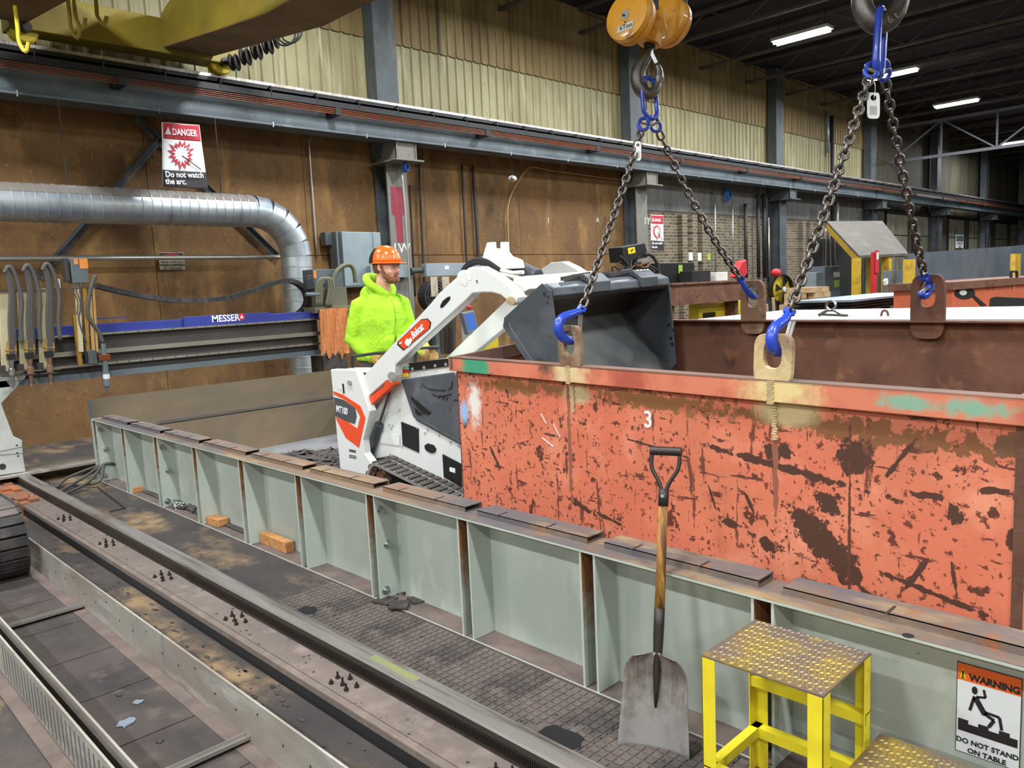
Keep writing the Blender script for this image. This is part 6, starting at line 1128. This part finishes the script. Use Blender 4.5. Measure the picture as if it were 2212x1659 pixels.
# shelter
SY = 6.3; shl = thing('shelter', 'small shelter with yellow posts and sloping grey roof', 'shelter', V((at(1860, 640, Y=SY).x, SY, 0)))
r0 = [at(1786, 478, Y=SY+1.5), at(1906, 477, Y=SY+1.1), at(1962, 547, Y=SY-.2), at(1856, 552, Y=SY)]; B().prism(r0, (0, 0, -.05)).obj('roof', 'roof_grey', shl); B().prism([r0[0]+V((-.02, 0, -.05)), r0[3]+V((-.02, 0, -.05)), r0[3]+V((-.02, 0, -.2)), r0[0]+V((-.02, 0, -.2))], (.05, .02, 0)).obj('gable_beam', 'post_yellow', shl)
pa = r0[3]; B().box((pa.x-.12, SY-.02, 0), (pa.x+.06, SY+.1, pa.z-.05)).obj('post', 'post_yellow', shl); pb_ = at(1918, 553, Y=SY-.05); B().box((pb_.x-.09, SY-.1, 0), (pb_.x+.09, SY+.05, pb_.z-.02)).obj('post', 'post_yellow', shl); pc_ = at(1885, 553, Y=SY+1.0); B().box((pc_.x, SY+1, 0), (pc_.x+.15, SY+1.15, pc_.z)).obj('post', 'post_yellow', shl); B().box((r0[0].x, SY+1.9, 0), (r0[1].x+.5, SY+1.95, pa.z+.5)).obj('rear_panel', 'black_matte', shl)
rx_ = at(1886, 545, Y=SY-.15); one('fire_point_post', B().box((rx_.x-.09, SY-.2, at(1886, 640, Y=SY-.2).z-1), (rx_.x+.09, SY-.14, rx_.z)), 'lead_red', 'red fire-point board in front of the shelter', 'fire point', (rx_.x, SY-.17, 0))
p = at(1894, 543, Y=SY-.22); o = one('fire_sign', B().box((p.x-.07, SY-.23, p.z-.42), (p.x+.09, SY-.21, p.z+.02)), 'lead_red', 'tall red fire extinguisher sign with white symbol', 'sign', (p.x, SY-.22, p.z-.42)); B().box((p.x-.04, SY-.235, p.z-.16), (p.x+.06, SY-.232, p.z-.02)).obj('white_symbol', 'label_white', o)
# plates
pk = at(1838, 642, Y=4.6)
for i in range(4):
    z1 = at(1900, 643+i*7, Y=4.4).z; o = V((pk.x-.2+.1*i, 4.5+.05*i, z1-.03)); one('steel_plate', B().ob(o, (3.4, 0, 0), (0, .95, 0), (0, 0, .03)), 'plate_bright' if i == 0 else 'rail_dark', ('bright top plate of the steel stack beyond the container', 'second dark plate in the steel stack', 'third dark plate in the steel stack', 'lowest dark plate in the steel stack')[i], 'steel plate', o, 'stacked steel plates')
    if i < 3:
        pass
dd_ = V((pk.x, 3.8, 0)); sb = B(); 
for (dx, dy) in ((0, 0), (2.6, -.2), (0, .8), (2.6, .6)): one('plate_trestle', B().box((dd_.x+dx, 4.75+dy*.5, 0), (dd_.x+dx+.15, 4.85+dy*.5, at(1900, 664, Y=4.4).z-.035)), 'steel_dark', 'dark steel trestle foot under the plate stack', 'trestle', (dd_.x+dx, 4.8+dy*.5, 0), 'trestle feet under the plates')
g1 = [at(1962, 548, Y=6.6), at(2260, 526, Y=6.0)]; one('upright_plate', B().prism([V((g1[0].x, 6.6, 0)), V((g1[1].x, 6.0, 0)), g1[1], g1[0]], (.03, .08, 0)), 'plate_grey', 'huge upright blue-grey steel plate behind the second container', 'steel plate', (g1[0].x, 6.4, 0))
a, b = at(1914, 585, Y=5.4), at(1966, 640, Y=5.4); panel_ = one('leaning_plate', B().box((a.x, 5.4, 0), (b.x, 5.46, a.z)), 'plate_grey', 'smaller upright grey steel panel right of the shelter', 'steel panel', (a.x, 5.4, 0), bevel=.004)
for i, (u, v, s) in enumerate(((1962, 578, .09), (1917, 616, .09))): p = at(u, v, Y=5.35); B().ob(p-X_*s/2, (s, 0, .03), (-.03, 0, s), (0, .052, 0)).obj('paper_tag', 'label_white', panel_)
for i, (u, v0, v1, Y) in enumerate(((1971, 560, 640, 5.1), (2199, 548, 606, 5.6))): a = at(u-5, v0, Y=Y); b = at(u+5, v1, Y=Y); one('rack_post', B().box((a.x, Y, 0), (b.x, Y+.12, a.z)), 'post_yellow', ('yellow rack post behind the far right lifting lug', 'yellow rack post at the right edge above the second container')[i], 'post', (a.x, Y, 0))
# second container
c2 = thing('second_container', 'orange container numbered seven at the right edge behind the white cover', 'container', V((at(2060, 660, Y=3.3).x, 3.3, 0))); a = at(2057, 616, Y=3.3); xe = a.x+3.2; yb_ = 2.4
B().prism([V((a.x, 3.3, 0)), V((a.x+3, 2.6, 0)), V((a.x+3, 2.6, a.z+.02)), V((a.x, 3.3, a.z))], (.2, .8, 0)).obj('container_body', 'dump_orange', c2); B().prism([V((a.x-.06, 3.26, a.z-.06)), V((a.x+3, 2.54, a.z-.04)), V((a.x+3, 2.54, a.z+.05)), V((a.x-.06, 3.26, a.z+.04))], (.2, .9, 0)).obj('container_rim', 'rust_brown', c2)
dn2 = V((3, -.7, 0)).normalized(); nn2 = V((-.7, -3, 0)).normalized()
def c2p(u, v): return onp(u, v, V((a.x, 3.3, 0))+nn2*.01, nn2)
B().prism([c2p(2085+22*cos(k*pi/8), 633+13*sin(k*pi/8)) for k in range(16)], nn2*-.006).obj('paint_patch', 'black_matte', c2); B().prism([c2p(2078+8*cos(k*pi/8)+2, 632+6*sin(k*pi/8)) for k in range(16)], nn2*.004).obj('paint_spot', 'label_white', c2); B().prism([c2p(u, v) for u, v in ((2100, 640), (2106, 638), (2132, 660), (2120, 661))], nn2*-.006).obj('paint_streak', 'black_matte', c2); B().prism([c2p(u, v) for u, v in ((2140, 645), (2150, 641), (2230, 645), (2230, 665), (2138, 665))], nn2*-.006).obj('paint_patch', 'black_matte', c2)
text('7', .13, c2p(2188, 626), dn2, Z_, 'label_white', c2, name='painted_number')
B().tube([c2p(2184, 600), c2p(2184, 587), c2p(2196, 586), c2p(2197, 600)], .02, 6).obj('handle_loop', 'black_matte', c2)
# white cover behind the container
a, b = at(1500, 686, Y=3.6), at(2212, 664, Y=2.9); wz = 1.30
P = [at(1500, 690, Z=wz), at(2300, 690, Z=wz), at(2300, 660, Z=wz), at(1690, 670, Z=wz)]
wcv = thing('covered_bench', 'long bench under a white cover just behind the container', 'bench', (P[0].x, P[0].y, 0)); B().prism(P, (0, 0, -.03)).obj('white_cover', 'tarp_white', wcv); ctp = sum(P, V((0, 0, 0)))/4
for p in P: q_ = p+(ctp-p)*.12; B().box((q_.x-.05, q_.y-.05, 0), (q_.x+.05, q_.y+.05, wz-.03)).obj('leg', 'steel_dark', wcv)
# shackle on far rim
se = onp(1795, 684, cp(0, CW+.0, 0), cw); she = thing('eye_shackle', 'bright steel eye and shackle on the far container rim', 'shackle', se); pe = onp(1795, 660, cp(0, CW, 0), cw); B().tube([pe+(-cu*cos(2*pi*k/14)+Z_*sin(2*pi*k/14))*.026 for k in range(14)], .008, 8, closed=True).obj('eye', 'zinc', she, smooth=True)
for s in (-1, 1): B().tube(smoothpath([pe-Z_*.02+cu*s*.01, pe-Z_*.04+cu*s*.05, se+cu*s*.07+Z_*.008], 4), .009, 8).obj('shackle_leg', 'zinc', she, smooth=True)
B().bar(se+cu*.06+Z_*.012, se-cu*.09+Z_*.006, .02, .012).obj('shackle_pin', 'zinc', she)
sr = onp(1911, 683, cp(0, CW, 0), cw); one('rim_ring', B().tube([sr+Z_*.0+(-cu*cos(pi*k/8)*.018+Z_*sin(pi*k/8)*.03) for k in range(9)], .006, 6), 'lug_rust', 'small welded ring on the far container rim', 'ring', sr)
